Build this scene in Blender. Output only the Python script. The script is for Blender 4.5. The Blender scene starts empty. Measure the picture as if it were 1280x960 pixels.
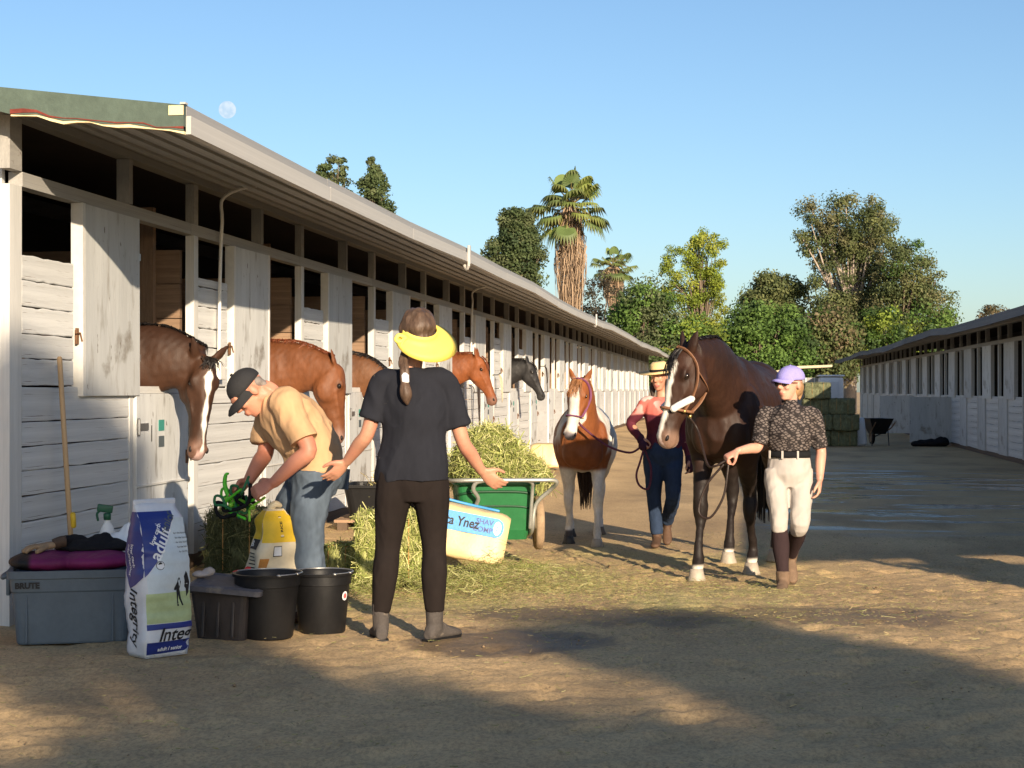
import bpy, bmesh, math, random
import numpy as np
from mathutils import Vector, Matrix, Euler

random.seed(7)
RNG = np.random.default_rng(7)
SC = bpy.context.scene
COL = SC.collection
R = math.radians

# ------------------------------------------------------------------ camera, sky, sun, exposure
THETA = math.atan(280 / 2100)
cam_data = bpy.data.cameras.new("camera")
cam_data.sensor_width = 36.0
cam_data.lens = 36.0 * 2100 / 1280
cam_data.clip_end = 3000
cam = bpy.data.objects.new("camera", cam_data)
cam.location = (0, 0, 1.28)
cam.rotation_euler = (R(90) + 7 / 2100, 0, THETA)
COL.objects.link(cam)
SC.camera = cam

SUN_AZ = R(27.0)       # the sun stands this far right of straight behind the barn axis
SUN_EL = R(16.0)
world = bpy.data.worlds.new("World")
SC.world = world
world.use_nodes = True
wn = world.node_tree
bg = wn.nodes["Background"]
sky = wn.nodes.new("ShaderNodeTexSky")
sky.sky_type = 'NISHITA'
sky.sun_disc = False
sky.sun_elevation = SUN_EL
sky.sun_rotation = math.pi - SUN_AZ
sky.altitude = 100
sky.air_density = 1.0
sky.dust_density = 0.9
sky.ozone_density = 3.5
wn.links.new(sky.outputs[0], bg.inputs[0])
bg.inputs[1].default_value = 0.088

sun_data = bpy.data.lights.new("sun", 'SUN')
sun_data.energy = 5.0
sun_data.angle = R(0.55)
sun_data.color = (1.0, 0.82, 0.60)
sun = bpy.data.objects.new("sun", sun_data)
to_sun = Vector((math.sin(SUN_AZ) * math.cos(SUN_EL), -math.cos(SUN_AZ) * math.cos(SUN_EL), math.sin(SUN_EL)))
sun.rotation_euler = to_sun.to_track_quat('Z', 'Y').to_euler()
sun.location = (20, -40, 20)
COL.objects.link(sun)

SC.view_settings.view_transform = 'Standard'
SC.view_settings.look = 'None'
SC.view_settings.exposure = 0.85
SC.view_settings.gamma = 1.0
SC.view_settings.use_curve_mapping = False

# ------------------------------------------------------------------ small maths helpers
def V(*a):
    return np.array(a, float)

def nrm(v):
    v = np.asarray(v, float)
    return v / (np.linalg.norm(v) + 1e-12)

_nk = RNG.normal(size=(24, 3))
_nk /= np.linalg.norm(_nk, axis=1)[:, None]
_np = RNG.uniform(0, 6.28, 24)
def wav(p, scale=1.0, n=12, off=0):
    """smooth pseudo-noise, about -1..1, for an (N,3) array"""
    p = np.asarray(p, float) * scale
    s = np.zeros(len(p))
    for i in range(n):
        k = _nk[(i + off) % 24] * (0.7 + 0.16 * i)
        s += np.sin(p @ k + _np[(i * 3 + off) % 24])
    return s / math.sqrt(n)

def sstep(a, b, x):
    t = np.clip((np.asarray(x, float) - a) / (b - a), 0, 1)
    return t * t * (3 - 2 * t)

def ground_z(x, y):
    """the yard falls a little from the left stable into the middle of the aisle"""
    return -0.16 * sstep(-3.4, -1.6, x) * sstep(8.6, 13.5, y)

# ------------------------------------------------------------------ mesh builder
class MB:
    def __init__(self):
        self.v = []; self.f = []; self.n = 0
    def add(self, verts, faces):
        verts = np.asarray(verts, float).reshape(-1, 3)
        self.v.append(verts)
        o = self.n
        self.f.extend([tuple(i + o for i in f) for f in faces])
        self.n += len(verts)
        return self
    def merge(self, other, mat=None):
        v = other.verts()
        if mat is not None:
            v = v @ np.asarray(mat)[:3, :3].T + np.asarray(mat)[:3, 3]
        return self.add(v, other.f)
    def verts(self):
        return np.concatenate(self.v) if self.v else np.zeros((0, 3))
    def box(self, c, s, rot=None):
        c = np.asarray(c, float); h = np.asarray(s, float) / 2
        p = np.array([(x, y, z) for x in (-1, 1) for y in (-1, 1) for z in (-1, 1)]) * h
        if rot is not None:
            p = p @ np.array(Euler(rot).to_matrix()).T
        return self.add(p + c, [(0, 1, 3, 2), (4, 6, 7, 5), (0, 4, 5, 1), (2, 3, 7, 6), (0, 2, 6, 4), (1, 5, 7, 3)])
    def rbox(self, c, s, rot=None, b=0.01):
        """box with chamfered edges"""
        bm = bmesh.new()
        bmesh.ops.create_cube(bm, size=1)
        for v in bm.verts:
            v.co = Vector((v.co.x * s[0], v.co.y * s[1], v.co.z * s[2]))
        bmesh.ops.bevel(bm, geom=bm.edges[:], offset=min(b, min(s) * .45), segments=2, profile=0.5, affect='EDGES')
        p = np.array([v.co[:] for v in bm.verts])
        if rot is not None:
            p = p @ np.array(Euler(rot).to_matrix()).T
        fs = [tuple(v.index for v in f.verts) for f in bm.faces]
        bm.free()
        return self.add(p + np.asarray(c, float), fs)
    def rings(self, rings, cap=True, closed=False):
        """rings: (K,n,3) array"""
        rings = np.asarray(rings, float)
        K, n, _ = rings.shape
        fs = []
        for i in range(K - 1):
            for j in range(n):
                a = i * n + j; b = i * n + (j + 1) % n
                fs.append((a, b, b + n, a + n))
        if cap:
            fs.append(tuple(range(n))[::-1])
            fs.append(tuple((K - 1) * n + j for j in range(n)))
        return self.add(rings.reshape(-1, 3), fs)
    def ell(self, secs, n=16, sub=4, cap=True, pw=1.0):
        """loft of ellipse sections (centre, axisA, axisB); Catmull-Rom between them"""
        P = np.array([np.concatenate([np.asarray(s[0], float), np.asarray(s[1], float), np.asarray(s[2], float)]) for s in secs])
        Q = catmull(P, sub)
        t = np.linspace(0, 2 * math.pi, n, endpoint=False)
        ct, st = np.cos(t), np.sin(t)
        if pw != 1.0:
            ct = np.sign(ct) * np.abs(ct) ** pw; st = np.sign(st) * np.abs(st) ** pw
        rg = Q[:, None, 0:3] + ct[None, :, None] * Q[:, None, 3:6] + st[None, :, None] * Q[:, None, 6:9]
        return self.rings(rg, cap)
    def tube(self, pts, rad, n=10, sub=4, ref=(0.13, 0.31, 0.94), flat=1.0, round_ends=True, smooth=True):
        pts = np.asarray(pts, float)
        rad = np.broadcast_to(np.asarray(rad, float), (len(pts),)).copy() if np.ndim(rad) < 2 else np.asarray(rad, float)
        if smooth and len(pts) > 2:
            P = catmull(np.concatenate([pts, rad.reshape(len(pts), -1)], axis=1), sub)
        else:
            P = np.concatenate([pts, rad.reshape(len(pts), -1)], axis=1)
        c = P[:, :3]; r = P[:, 3]
        tg = np.gradient(c, axis=0)
        tg /= np.linalg.norm(tg, axis=1)[:, None] + 1e-9
        rings = []
        u = np.asarray(ref, float)
        t = np.linspace(0, 2 * math.pi, n, endpoint=False)
        prev = None
        for i in range(len(c)):
            if prev is None:
                a = np.cross(tg[i], u)
                if np.linalg.norm(a) < 1e-3:
                    a = np.cross(tg[i], (1, 0, 0))
            else:
                a = prev - tg[i] * (prev @ tg[i])
            a = nrm(a); b = np.cross(tg[i], a); prev = a
            rings.append(c[i] + r[i] * (np.cos(t)[:, None] * a + flat * np.sin(t)[:, None] * b))
        if round_ends:
            rings.insert(0, c[0] - tg[0] * r[0] * .6 + (rings[0] - c[0]) * .55)
            rings.append(c[-1] + tg[-1] * r[-1] * .6 + (rings[-1] - c[-1]) * .55)
        return self.rings(rings)
    def sphere(self, c, r, n=12, m=8, A=None):
        r = np.broadcast_to(np.asarray(r, float), (3,))
        rg = []
        for i in range(1, m):
            ph = math.pi * i / m
            t = np.linspace(0, 2 * math.pi, n, endpoint=False)
            rg.append(np.stack([math.sin(ph) * np.cos(t), math.sin(ph) * np.sin(t), np.full(n, -math.cos(ph))], 1))
        rg = np.array(rg) * r
        vs = rg.reshape(-1, 3)
        vs = np.concatenate([vs, [[0, 0, -r[2]], [0, 0, r[2]]]])
        if A is not None:
            vs = vs @ np.asarray(A, float)
        K = m - 1
        fs = []
        for i in range(K - 1):
            for j in range(n):
                a = i * n + j; b = i * n + (j + 1) % n
                fs.append((a, b, b + n, a + n))
        bo, to = K * n, K * n + 1
        for j in range(n):
            fs.append((bo, (j + 1) % n, j)); fs.append((to, (K - 1) * n + j, (K - 1) * n + (j + 1) % n))
        return self.add(vs + np.asarray(c, float), fs)
    def lathe(self, prof, n=28, c=(0, 0, 0), cap=True):
        t = np.linspace(0, 2 * math.pi, n, endpoint=False)
        rg = [np.stack([r * np.cos(t), r * np.sin(t), np.full(n, z)], 1) + np.asarray(c, float) for r, z in prof]
        return self.rings(rg, cap)
    def prism(self, poly, d0, d1, ax=1):
        """extrude a 2-d polygon (u,v) along axis ax from d0 to d1"""
        n = len(poly)
        def p(u, v, d):
            return {0: (d, u, v), 1: (u, d, v), 2: (u, v, d)}[ax]
        vs = [p(u, v, d0) for u, v in poly] + [p(u, v, d1) for u, v in poly]
        fs = [tuple(range(n)), tuple(range(2 * n - 1, n - 1, -1))] + [(i, (i + 1) % n, (i + 1) % n + n, i + n) for i in range(n)]
        return self.add(vs, fs)
    def build(self, name, mat=None, parent=None, smooth=False, loc=None, fix=False):
        me = bpy.data.meshes.new(name)
        me.from_pydata([tuple(x) for x in self.verts()], [], self.f)
        if fix:
            bm = bmesh.new(); bm.from_mesh(me)
            bmesh.ops.recalc_face_normals(bm, faces=bm.faces[:])
            bm.to_mesh(me); bm.free()
        if smooth:
            me.polygons.foreach_set('use_smooth', [True] * len(me.polygons))
        me.update()
        return link(name, me, mat, parent, loc)

def quads_mesh(name, V4, mat=None, parent=None, col=None):
    """(N,4,3) array of free quads -> one mesh, fast"""
    N = len(V4)
    me = bpy.data.meshes.new(name)
    me.vertices.add(N * 4)
    me.vertices.foreach_set('co', np.asarray(V4, np.float32).ravel())
    me.loops.add(N * 4)
    me.loops.foreach_set('vertex_index', np.arange(N * 4, dtype=np.int32))
    me.polygons.add(N)
    me.polygons.foreach_set('loop_start', np.arange(0, N * 4, 4, dtype=np.int32))
    me.polygons.foreach_set('loop_total', np.full(N, 4, np.int32))
    me.update(calc_edges=True)
    if col is not None:
        ca = me.color_attributes.new('Col', 'FLOAT_COLOR', 'POINT')
        c4 = np.ones((N * 4, 4), np.float32)
        c4[:, :3] = np.repeat(np.asarray(col, np.float32), 4, axis=0)
        ca.data.foreach_set('color', c4.ravel())
    return link(name, me, mat, parent)

def catmull(P, sub):
    P = np.asarray(P, float)
    if sub <= 1 or len(P) < 3:
        if len(P) == 2 and sub > 1:
            t = np.linspace(0, 1, sub + 1)[:, None]
            return P[0] * (1 - t) + P[1] * t
        return P
    E = np.concatenate([[2 * P[0] - P[1]], P, [2 * P[-1] - P[-2]]])
    out = []
    for i in range(len(P) - 1):
        p0, p1, p2, p3 = E[i:i + 4]
        for k in range(sub):
            t = k / sub
            out.append(.5 * ((2 * p1) + (-p0 + p2) * t + (2 * p0 - 5 * p1 + 4 * p2 - p3) * t * t + (-p0 + 3 * p1 - 3 * p2 + p3) * t ** 3))
    out.append(P[-1])
    return np.array(out)

def link(name, data, mat=None, parent=None, loc=None, scale=None, rot=None):
    o = bpy.data.objects.new(name, data)
    COL.objects.link(o)
    if mat is not None and data is not None and hasattr(data, 'materials'):
        if len(data.materials) == 0:
            data.materials.append(mat)
    if parent is not None:
        o.parent = parent
    if loc is not None: o.location = loc
    if scale is not None: o.scale = scale
    if rot is not None: o.rotation_euler = rot
    return o

def thing(name, label, cat, loc=(0, 0, 0), rotz=0.0, group=None):
    o = bpy.data.objects.new(name, None)
    o.empty_display_size = 0.1
    COL.objects.link(o)
    o.location = loc; o.rotation_euler = (0, 0, rotz)
    return tag(o, label, cat, group)

def tag(o, label=None, cat=None, group=None, kind=None):
    if label: o["label"] = label
    if cat: o["category"] = cat
    if group: o["group"] = group
    if kind: o["kind"] = kind
    return o

def blob(name, mb, voxel, mat=None, parent=None, smooth=3, fac=.5, color=None, disp=None):
    """union of closed lofts -> one continuous voxel-remeshed skin; color(co)->rgb, disp(co,no)->offset"""
    me = bpy.data.meshes.new(name)
    me.from_pydata([tuple(x) for x in mb.verts()], [], mb.f)
    bm = bmesh.new(); bm.from_mesh(me)
    bmesh.ops.recalc_face_normals(bm, faces=bm.faces[:])
    bm.to_mesh(me); bm.free()
    t = bpy.data.objects.new('tmp', me); COL.objects.link(t)
    m = t.modifiers.new('r', 'REMESH'); m.mode = 'VOXEL'; m.voxel_size = voxel; m.use_smooth_shade = True
    if smooth:
        s = t.modifiers.new('s', 'SMOOTH'); s.factor = fac; s.iterations = smooth
    dg = bpy.context.evaluated_depsgraph_get(); dg.update()
    out = bpy.data.meshes.new_from_object(t.evaluated_get(dg))
    bpy.data.objects.remove(t); bpy.data.meshes.remove(me)
    out.name = name
    n = len(out.vertices)
    co = np.empty(n * 3, np.float32); out.vertices.foreach_get('co', co); co = co.reshape(-1, 3).astype(float)
    if disp is not None:
        no = np.empty(n * 3, np.float32); out.vertex_normals.foreach_get('vector', no); no = no.reshape(-1, 3)
        d = disp(co, no)
        co = co + (no * d[:, None] if d.ndim == 1 else d)
        out.vertices.foreach_set('co', co.astype(np.float32).ravel())
    if color is not None:
        ca = out.color_attributes.new('Col', 'FLOAT_COLOR', 'POINT')
        c4 = np.ones((n, 4), np.float32); c4[:, :3] = color(co)
        ca.data.foreach_set('color', c4.ravel())
    out.polygons.foreach_set('use_smooth', [True] * len(out.polygons))
    out.update()
    out.materials.clear()
    return link(name, out, mat, parent)

def text_pts(body, size=1.0, shear=0.0, bold=0.0):
    cu = bpy.data.curves.new('t', 'FONT'); cu.body = body; cu.size = size; cu.shear = shear; cu.offset = bold
    cu.align_x = 'CENTER'; cu.align_y = 'CENTER'; cu.resolution_u = 3
    t = bpy.data.objects.new('t', cu); COL.objects.link(t)
    dg = bpy.context.evaluated_depsgraph_get(); dg.update()
    me = bpy.data.meshes.new_from_object(t.evaluated_get(dg))
    v = np.array([p.co[:] for p in me.vertices]); f = [tuple(p.vertices) for p in me.polygons]
    bpy.data.objects.remove(t); bpy.data.curves.remove(cu); bpy.data.meshes.remove(me)
    return v, f

def copy_tree(o, parent=None):
    c = o.copy(); COL.objects.link(c); c.parent = parent
    for ch in list(o.children):
        copy_tree(ch, c)
    return c

# ------------------------------------------------------------------ procedural materials
MATS = {}
def mat(name, col=(.5, .5, .5), rough=.75, var=.18, scale=6.0, bump=.15, bscale=60.0, stretch=(1, 1, 1), metal=0.0, spec=.35,
        attr=False, sheen=0.0, coat=0.0, sss=0.0, spots=None, rand=0.0, trans=0.0, emit=None, bdist=.01, detail=5.0):
    """principled colour with two noises, grain bump; spots=(colour, threshold, scale, stretch) adds worn patches"""
    if name in MATS:
        return MATS[name]
    m = bpy.data.materials.new(name); m.use_nodes = True
    nt = m.node_tree; N = nt.nodes; L = nt.links
    b = N['Principled BSDF']
    tc = N.new('ShaderNodeTexCoord')
    def mapped(st):
        mp = N.new('ShaderNodeMapping'); mp.inputs['Scale'].default_value = st
        L.new(tc.outputs['Object'], mp.inputs['Vector']); return mp.outputs[0]
    def noise(sc, st, det=detail):
        n = N.new('ShaderNodeTexNoise'); n.inputs['Scale'].default_value = sc; n.inputs['Detail'].default_value = det
        n.inputs['Roughness'].default_value = .6
        L.new(mapped(st), n.inputs['Vector']); return n.outputs['Fac']
    if attr:
        at = N.new('ShaderNodeVertexColor'); at.layer_name = 'Col'; base = at.outputs['Color']
    else:
        rgb = N.new('ShaderNodeRGB'); rgb.outputs[0].default_value = (*col, 1); base = rgb.outputs[0]
    def mul(colour, fac, lo, hi):
        r = N.new('ShaderNodeMapRange'); r.inputs['From Min'].default_value = .25; r.inputs['From Max'].default_value = .75
        r.inputs['To Min'].default_value = lo; r.inputs['To Max'].default_value = hi
        L.new(fac, r.inputs['Value'])
        v = N.new('ShaderNodeVectorMath'); v.operation = 'SCALE'
        L.new(colour, v.inputs[0]); L.new(r.outputs[0], v.inputs['Scale']); return v.outputs[0]
    c = mul(base, noise(scale, stretch), 1 - var, 1 + var)
    c = mul(c, noise(scale * 7.3, stretch), 1 - var * .6, 1 + var * .6)
    if rand:
        oi = N.new('ShaderNodeObjectInfo')
        r = N.new('ShaderNodeMapRange'); r.inputs['To Min'].default_value = 1 - rand; r.inputs['To Max'].default_value = 1 + rand
        L.new(oi.outputs['Random'], r.inputs['Value'])
        v = N.new('ShaderNodeVectorMath'); v.operation = 'SCALE'; L.new(c, v.inputs[0]); L.new(r.outputs[0], v.inputs['Scale']); c = v.outputs[0]
    for sp in (spots or []):
        scol, th, ssc, sst = sp[:4]; soft = sp[4] if len(sp) > 4 else .03
        rr = N.new('ShaderNodeMapRange'); rr.inputs['From Min'].default_value = th; rr.inputs['From Max'].default_value = th + soft
        L.new(noise(ssc, sst, 8.0), rr.inputs['Value'])
        mx = N.new('ShaderNodeMix'); mx.data_type = 'RGBA'
        L.new(rr.outputs[0], mx.inputs['Factor']); L.new(c, mx.inputs['A']); mx.inputs['B'].default_value = (*scol, 1)
        c = mx.outputs['Result']
    L.new(c, b.inputs['Base Color'])
    b.inputs['Roughness'].default_value = rough
    b.inputs['Metallic'].default_value = metal
    b.inputs['Specular IOR Level'].default_value = spec
    if sheen: b.inputs['Sheen Weight'].default_value = sheen
    if coat:
        b.inputs['Coat Weight'].default_value = coat; b.inputs['Coat Roughness'].default_value = .35
    if sss:
        b.inputs['Subsurface Weight'].default_value = sss; b.inputs['Subsurface Radius'].default_value = (.012, .005, .003); b.inputs['Subsurface Scale'].default_value = .5
    if trans:
        # leaf-like translucency: mix in a translucent lobe
        tr = N.new('ShaderNodeBsdfTranslucent'); L.new(c, tr.inputs['Color'])
        mx = N.new('ShaderNodeMixShader'); mx.inputs[0].default_value = trans
        L.new(b.outputs[0], mx.inputs[1]); L.new(tr.outputs[0], mx.inputs[2])
        L.new(mx.outputs[0], N['Material Output'].inputs['Surface'])
    if emit:
        b.inputs['Emission Color'].default_value = (*emit[0], 1); b.inputs['Emission Strength'].default_value = emit[1]
    if bump:
        bp = N.new('ShaderNodeBump'); bp.inputs['Strength'].default_value = bump; bp.inputs['Distance'].default_value = bdist
        L.new(noise(bscale, stretch), bp.inputs['Height']); L.new(bp.outputs[0], b.inputs['Normal'])
    MATS[name] = m
    return m

ST = (1, .12, 1)      # grain along y (barn axis)
BARE = (.20, .15, .11)
mat('white_board', (.60, .60, .585), .7, .12, 3, .35, 30, (1, .15, 1.4), spots=[((.34, .31, .28), .60, 5, (1, .25, 1.6), .10), ((.15, .105, .075), .665, 9, (1, .22, 2.2), .025)], rand=.06)
mat('white_ply', (.54, .55, .545), .65, .12, 2.5, .3, 40, (1, 1.3, .15), spots=[((.34, .33, .31), .55, 6, (1, 2, .5), .14), ((.24, .22, .19), .60, 2.2, (1, 1, 1), .10), ((.17, .145, .12), .65, 14, (1, 1.6, .5), .03)], rand=.14)
mat('white_trim', (.60, .59, .56), .65, .12, 3, .2, 30, spots=[((.3, .25, .2), .72, 7, (1, 1, .5), .05)], rand=.05)
mat('header_paint', (.34, .33, .31), .7, .2, 2, .25, 30, ST, spots=[((.16, .13, .11), .62, 6, (1, .3, 1.5), .08)], rand=.1)  # shade under the eave is darkened into header beams and whitish upper posts
mat('grey_paint', (.27, .265, .255), .6, .14, 1.2, .15, 30, ST)  # plain grey on the shed; on barn studs the tone includes eave shade
mat('eave_shade', (.13, .13, .135), .8, .25, 3, .4, 14, ST, rand=.15)  # right-hand eave: its shade is put into this dark colour
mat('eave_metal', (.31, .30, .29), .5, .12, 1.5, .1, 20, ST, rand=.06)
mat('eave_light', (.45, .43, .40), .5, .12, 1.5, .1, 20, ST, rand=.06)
mat('soffit', (.33, .325, .32), .75, .2, 2, .2, 30, ST, rand=.12)
mat('roof_top', (.16, .16, .165), .8, .25, 3, .3, 20)
mat('green_paint', (.075, .105, .085), .7, .22, 3, .3, 30, spots=[((.12, .15, .13), .64, 5, (1, 1, 1), .1)])
mat('red_primer', (.16, .03, .02), .8, .3, 12, .3, 40)
mat('raw_cream', (.72, .60, .36), .8, .15, 12, .3, 40)
mat('stall_wood', (.25, .16, .10), .75, .25, 4, .35, 30, (1.5, .2, 3), rand=.2)
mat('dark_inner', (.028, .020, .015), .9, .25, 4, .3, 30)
mat('dark_wood', (.11, .075, .05), .8, .25, 4, .35, 30, rand=.15)
mat('steel', (.45, .45, .44), .35, .15, 10, .05, 40, metal=.85)
mat('iron', (.05, .05, .05), .5, .2, 10, .1, 40, metal=.6)
mat('rust', (.16, .08, .04), .8, .3, 15, .2, 40)
mat('pvc', (.72, .70, .65), .5, .08, 5, .05, 30)
mat('black_rubber', (.009, .009, .010), .48, .25, 6, .12, 25, spec=.28, spots=[((.035, .031, .027), .66, 8, (1, 1, 1), .1)])
mat('black_cloth', (.012, .012, .014), .9, .2, 10, .3, 80, spec=.15)
mat('ink_black', (.015, .015, .018), .6, .05, 5, 0)
mat('ink_white', (.75, .76, .78), .5, .05, 5, 0)
mat('leather', (.09, .035, .018), .45, .25, 12, .15, 60, spec=.45)
mat('leather_dark', (.025, .015, .012), .45, .25, 12, .15, 60)
# ================================================================== ground
def make_ground_mat():
    m = bpy.data.materials.new('dirt'); m.use_nodes = True
    nt = m.node_tree; N = nt.nodes; L = nt.links; b = N['Principled BSDF']
    tc = N.new('ShaderNodeTexCoord')
    def noise(sc, st=(1, 1, 1), det=8, rough=.6):
        mp = N.new('ShaderNodeMapping'); mp.inputs['Scale'].default_value = st
        L.new(tc.outputs['Object'], mp.inputs['Vector'])
        n = N.new('ShaderNodeTexNoise'); n.inputs['Scale'].default_value = sc; n.inputs['Detail'].default_value = det; n.inputs['Roughness'].default_value = rough
        L.new(mp.outputs[0], n.inputs['Vector']); return n.outputs['Fac']
    def ramp(fac, stops):
        r = N.new('ShaderNodeValToRGB'); L.new(fac, r.inputs[0])
        e = r.color_ramp.elements
        while len(e) < len(stops): e.new(.5)
        for i, (p, c) in enumerate(stops):
            e[i].position = p; e[i].color = (*c, 1) if len(c) == 3 else c
        return r.outputs[0]
    def mixc(f, a, bb):
        x = N.new('ShaderNodeMix'); x.data_type = 'RGBA'
        L.new(f, x.inputs['Factor'])
        for k, s in (('A', a), ('B', bb)):
            if isinstance(s, tuple): x.inputs[k].default_value = (*s, 1)
            else: L.new(s, x.inputs[k])
        return x.outputs['Result']
    def math_(op, a, bb):
        x = N.new('ShaderNodeMath'); x.operation = op; x.use_clamp = False
        for i, s in enumerate((a, bb)):
            if isinstance(s, (int, float)): x.inputs[i].default_value = s
            else: L.new(s, x.inputs[i])
        return x.outputs[0]
    sep = N.new('ShaderNodeSeparateXYZ'); L.new(tc.outputs['Object'], sep.inputs[0])
    X, Y = sep.outputs[0], sep.outputs[1]
    def mr(v, a, bb, lo=0., hi=1.):
        r = N.new('ShaderNodeMapRange'); r.interpolation_type = 'SMOOTHSTEP'
        r.inputs['From Min'].default_value = a; r.inputs['From Max'].default_value = bb
        r.inputs['To Min'].default_value = lo; r.inputs['To Max'].default_value = hi
        L.new(v, r.inputs['Value']); return r.outputs[0]
    c = ramp(noise(.7, (1, .45, 1), 10), [(.3, (.37, .250, .130)), (.5, (.55, .380, .195)), (.7, (.66, .465, .245))])
    fine = ramp(noise(55, (1, .6, 1), 9, .8), [(.34, (.38, .38, .38)), (.56, (1.1, 1.1, 1.1))])
    mm = N.new('ShaderNodeMix'); mm.data_type = 'RGBA'; mm.blend_type = 'MULTIPLY'; mm.inputs['Factor'].default_value = .75
    L.new(c, mm.inputs['A']); L.new(fine, mm.inputs['B']); c = mm.outputs['Result']
    # trampled hay dust
    hay = math_('MULTIPLY', mr(noise(1.3, (1, .5, 1), 8), .42, .62), math_('MULTIPLY', mr(X, -3.4, -2.4), math_('MULTIPLY', mr(X, -.2, 1.2, 1, 0), math_('MULTIPLY', mr(Y, 8.8, 10.2), mr(Y, 14, 17, 1, 0)))))
    hayn = ramp(noise(60, (1.5, .5, 1), 5, .7), [(.38, (.32, .26, .10)), (.62, (.60, .52, .22))])
    c = mixc(math_('MULTIPLY', hay, .75), c, hayn)
    # damp earth: dark stains and wet streaks across the aisle
    damp = mr(noise(.55, (1, .55, 1), 6), .50, .66)
    damp2 = math_('MULTIPLY', mr(noise(1.6, (.35, 1.2, 1), 6, .55), .505, .59), math_('MULTIPLY', mr(Y, 16, 18.5), math_('MULTIPLY', mr(Y, 27, 36, 1, 0), mr(X, -.2, .8))))
    # one wet patch by the boots and one in mid yard
    def spot(cx, cy, rx, ry, w=.5):
        dx = math_('DIVIDE', math_('SUBTRACT', X, cx), rx); dy = math_('DIVIDE', math_('SUBTRACT', Y, cy), ry)
        d = math_('ADD', math_('MULTIPLY', dx, dx), math_('MULTIPLY', dy, dy))
        d = math_('ADD', d, math_('MULTIPLY', math_('SUBTRACT', noise(2.6), .5), 2.2))
        return mr(d, 1 - w, 1 + w * .6, 1, 0)
    sp = math_('MAXIMUM', spot(-1.15, 8.45, .55, .5), math_('MULTIPLY', spot(.55, 9.9, .9, .55), .8))
    sp = math_('MAXIMUM', sp, math_('MULTIPLY', spot(-.75, 9.7, 1.0, .55), .75))
    wet = math_('MAXIMUM', math_('MULTIPLY', damp, .46), math_('MAXIMUM', sp, damp2))
    c = mixc(math_('MULTIPLY', wet, .72), c, (.060, .040, .026))
    L.new(c, b.inputs['Base Color'])
    ro = math_('SUBTRACT', .92, math_('ADD', math_('MULTIPLY', sp, .36), math_('MULTIPLY', damp2, .80)))
    L.new(ro, b.inputs['Roughness'])
    b.inputs['Specular IOR Level'].default_value = .35
    bp = N.new('ShaderNodeBump'); bp.inputs['Distance'].default_value = .03
    L.new(math_('SUBTRACT', .42, math_('MULTIPLY', damp2, .40)), bp.inputs['Strength'])
    hgt = math_('ADD', noise(14, (1, 1, 1), 10, .75), math_('MULTIPLY', noise(4.5, (1, .8, 1), 4), 1.3))
    L.new(hgt, bp.inputs['Height']); L.new(bp.outputs[0], b.inputs['Normal'])
    return m

def build_ground():
    xs = np.concatenate([[-600, -200, -60, -20], np.arange(-9, -4, .16), np.arange(-4, 3.6, .055), np.arange(3.6, 8, .16), [14, 40, 120, 600]])
    ys = np.concatenate([[-300, -60, -10, 2, 3.5], np.arange(4.5, 15.5, .055), np.arange(15.5, 22, .16), np.arange(22, 50, .8), np.arange(50, 120, 6), [160, 300, 900]])
    gx, gy = np.meshgrid(xs, ys)
    p = np.stack([gx.ravel(), gy.ravel(), np.zeros(gx.size)], 1)
    p[:, 2] = ground_z(p[:, 0], p[:, 1])
    near = (np.abs(p[:, 0]) < 8) & (p[:, 1] > 2) & (p[:, 1] < 24)
    q = p.copy(); q[:, 2] = 0
    p[near, 2] += (.007 * wav(q[near], 3.1) + .006 * wav(q[near], 14.0, off=5) + .0025 * wav(q[near], 38.0, off=2)) * (1 - .97 * sstep(13, 17, q[near][:, 1]))
    # hoof prints and cart ruts, low relief that the raking sun picks out
    for _ in range(520):
        hx, hy = RNG.uniform(-3.4, 3.2), RNG.uniform(4.8, 15.2)
        d2 = ((p[:, 0] - hx) / .06) ** 2 + ((p[:, 1] - hy) / .075) ** 2
        m = d2 < 9
        p[m, 2] += -.022 * np.exp(-d2[m]) + .010 * np.exp(-((np.sqrt(d2[m]) - 1.5) / .5) ** 2)
    for rx, dr in ((-.35, .05), (.75, .03), (1.9, -.04)):
        m = (p[:, 1] > 4.5) & (p[:, 1] < 20)
        d = (p[m, 0] - rx - dr * (p[m, 1] - 10) - .10 * np.sin(p[m, 1] * .7)) / .06
        p[m, 2] += -.010 * np.exp(-d ** 2) * (.5 + .5 * np.sin(p[m, 1] * 1.7 + rx))
    nx = len(xs); f = []
    for j in range(len(ys) - 1):
        for i in range(nx - 1):
            a = j * nx + i
            f.append((a, a + 1, a + 1 + nx, a + nx))
    mb = MB(); mb.add(p, f)
    o = mb.build('ground', make_ground_mat(), None, True)
    tag(o, 'bare brown dirt yard between the two stable rows', kind='structure')
build_ground()

# ================================================================== stable barns
PITCH = 3.05
def plank_mesh(seed, nseg=10):
    """unit plank: x thickness, y length, z height (all 1), with worn uneven edges"""
    rg = np.random.default_rng(seed)
    ys = np.linspace(-.5, .5, nseg + 1)
    jt = rg.normal(0, .018, nseg + 1); jb = rg.normal(0, .018, nseg + 1)
    vs = []
    for y, a, b in zip(ys, jt, jb):
        vs += [(-.5, y, -.5), (.42, y, -.5 + b), (.5, y, -.46 + b), (.5, y, .44 + a), (.40, y, .5 + a), (-.5, y, .5)]
    fs = []
    for i in range(nseg):
        o = i * 6
        for j in range(6):
            k = (j + 1) % 6
            fs.append((o + j, o + k, o + k + 6, o + j + 6))
    fs += [tuple(range(6))[::-1], tuple(nseg * 6 + j for j in range(6))]
    me = bpy.data.meshes.new('plank'); me.from_pydata(vs, [], fs); me.update()
    me.materials.append(MATS['white_board'])
    return me
PLANKS = [plank_mesh(i) for i in range(5)]
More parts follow.
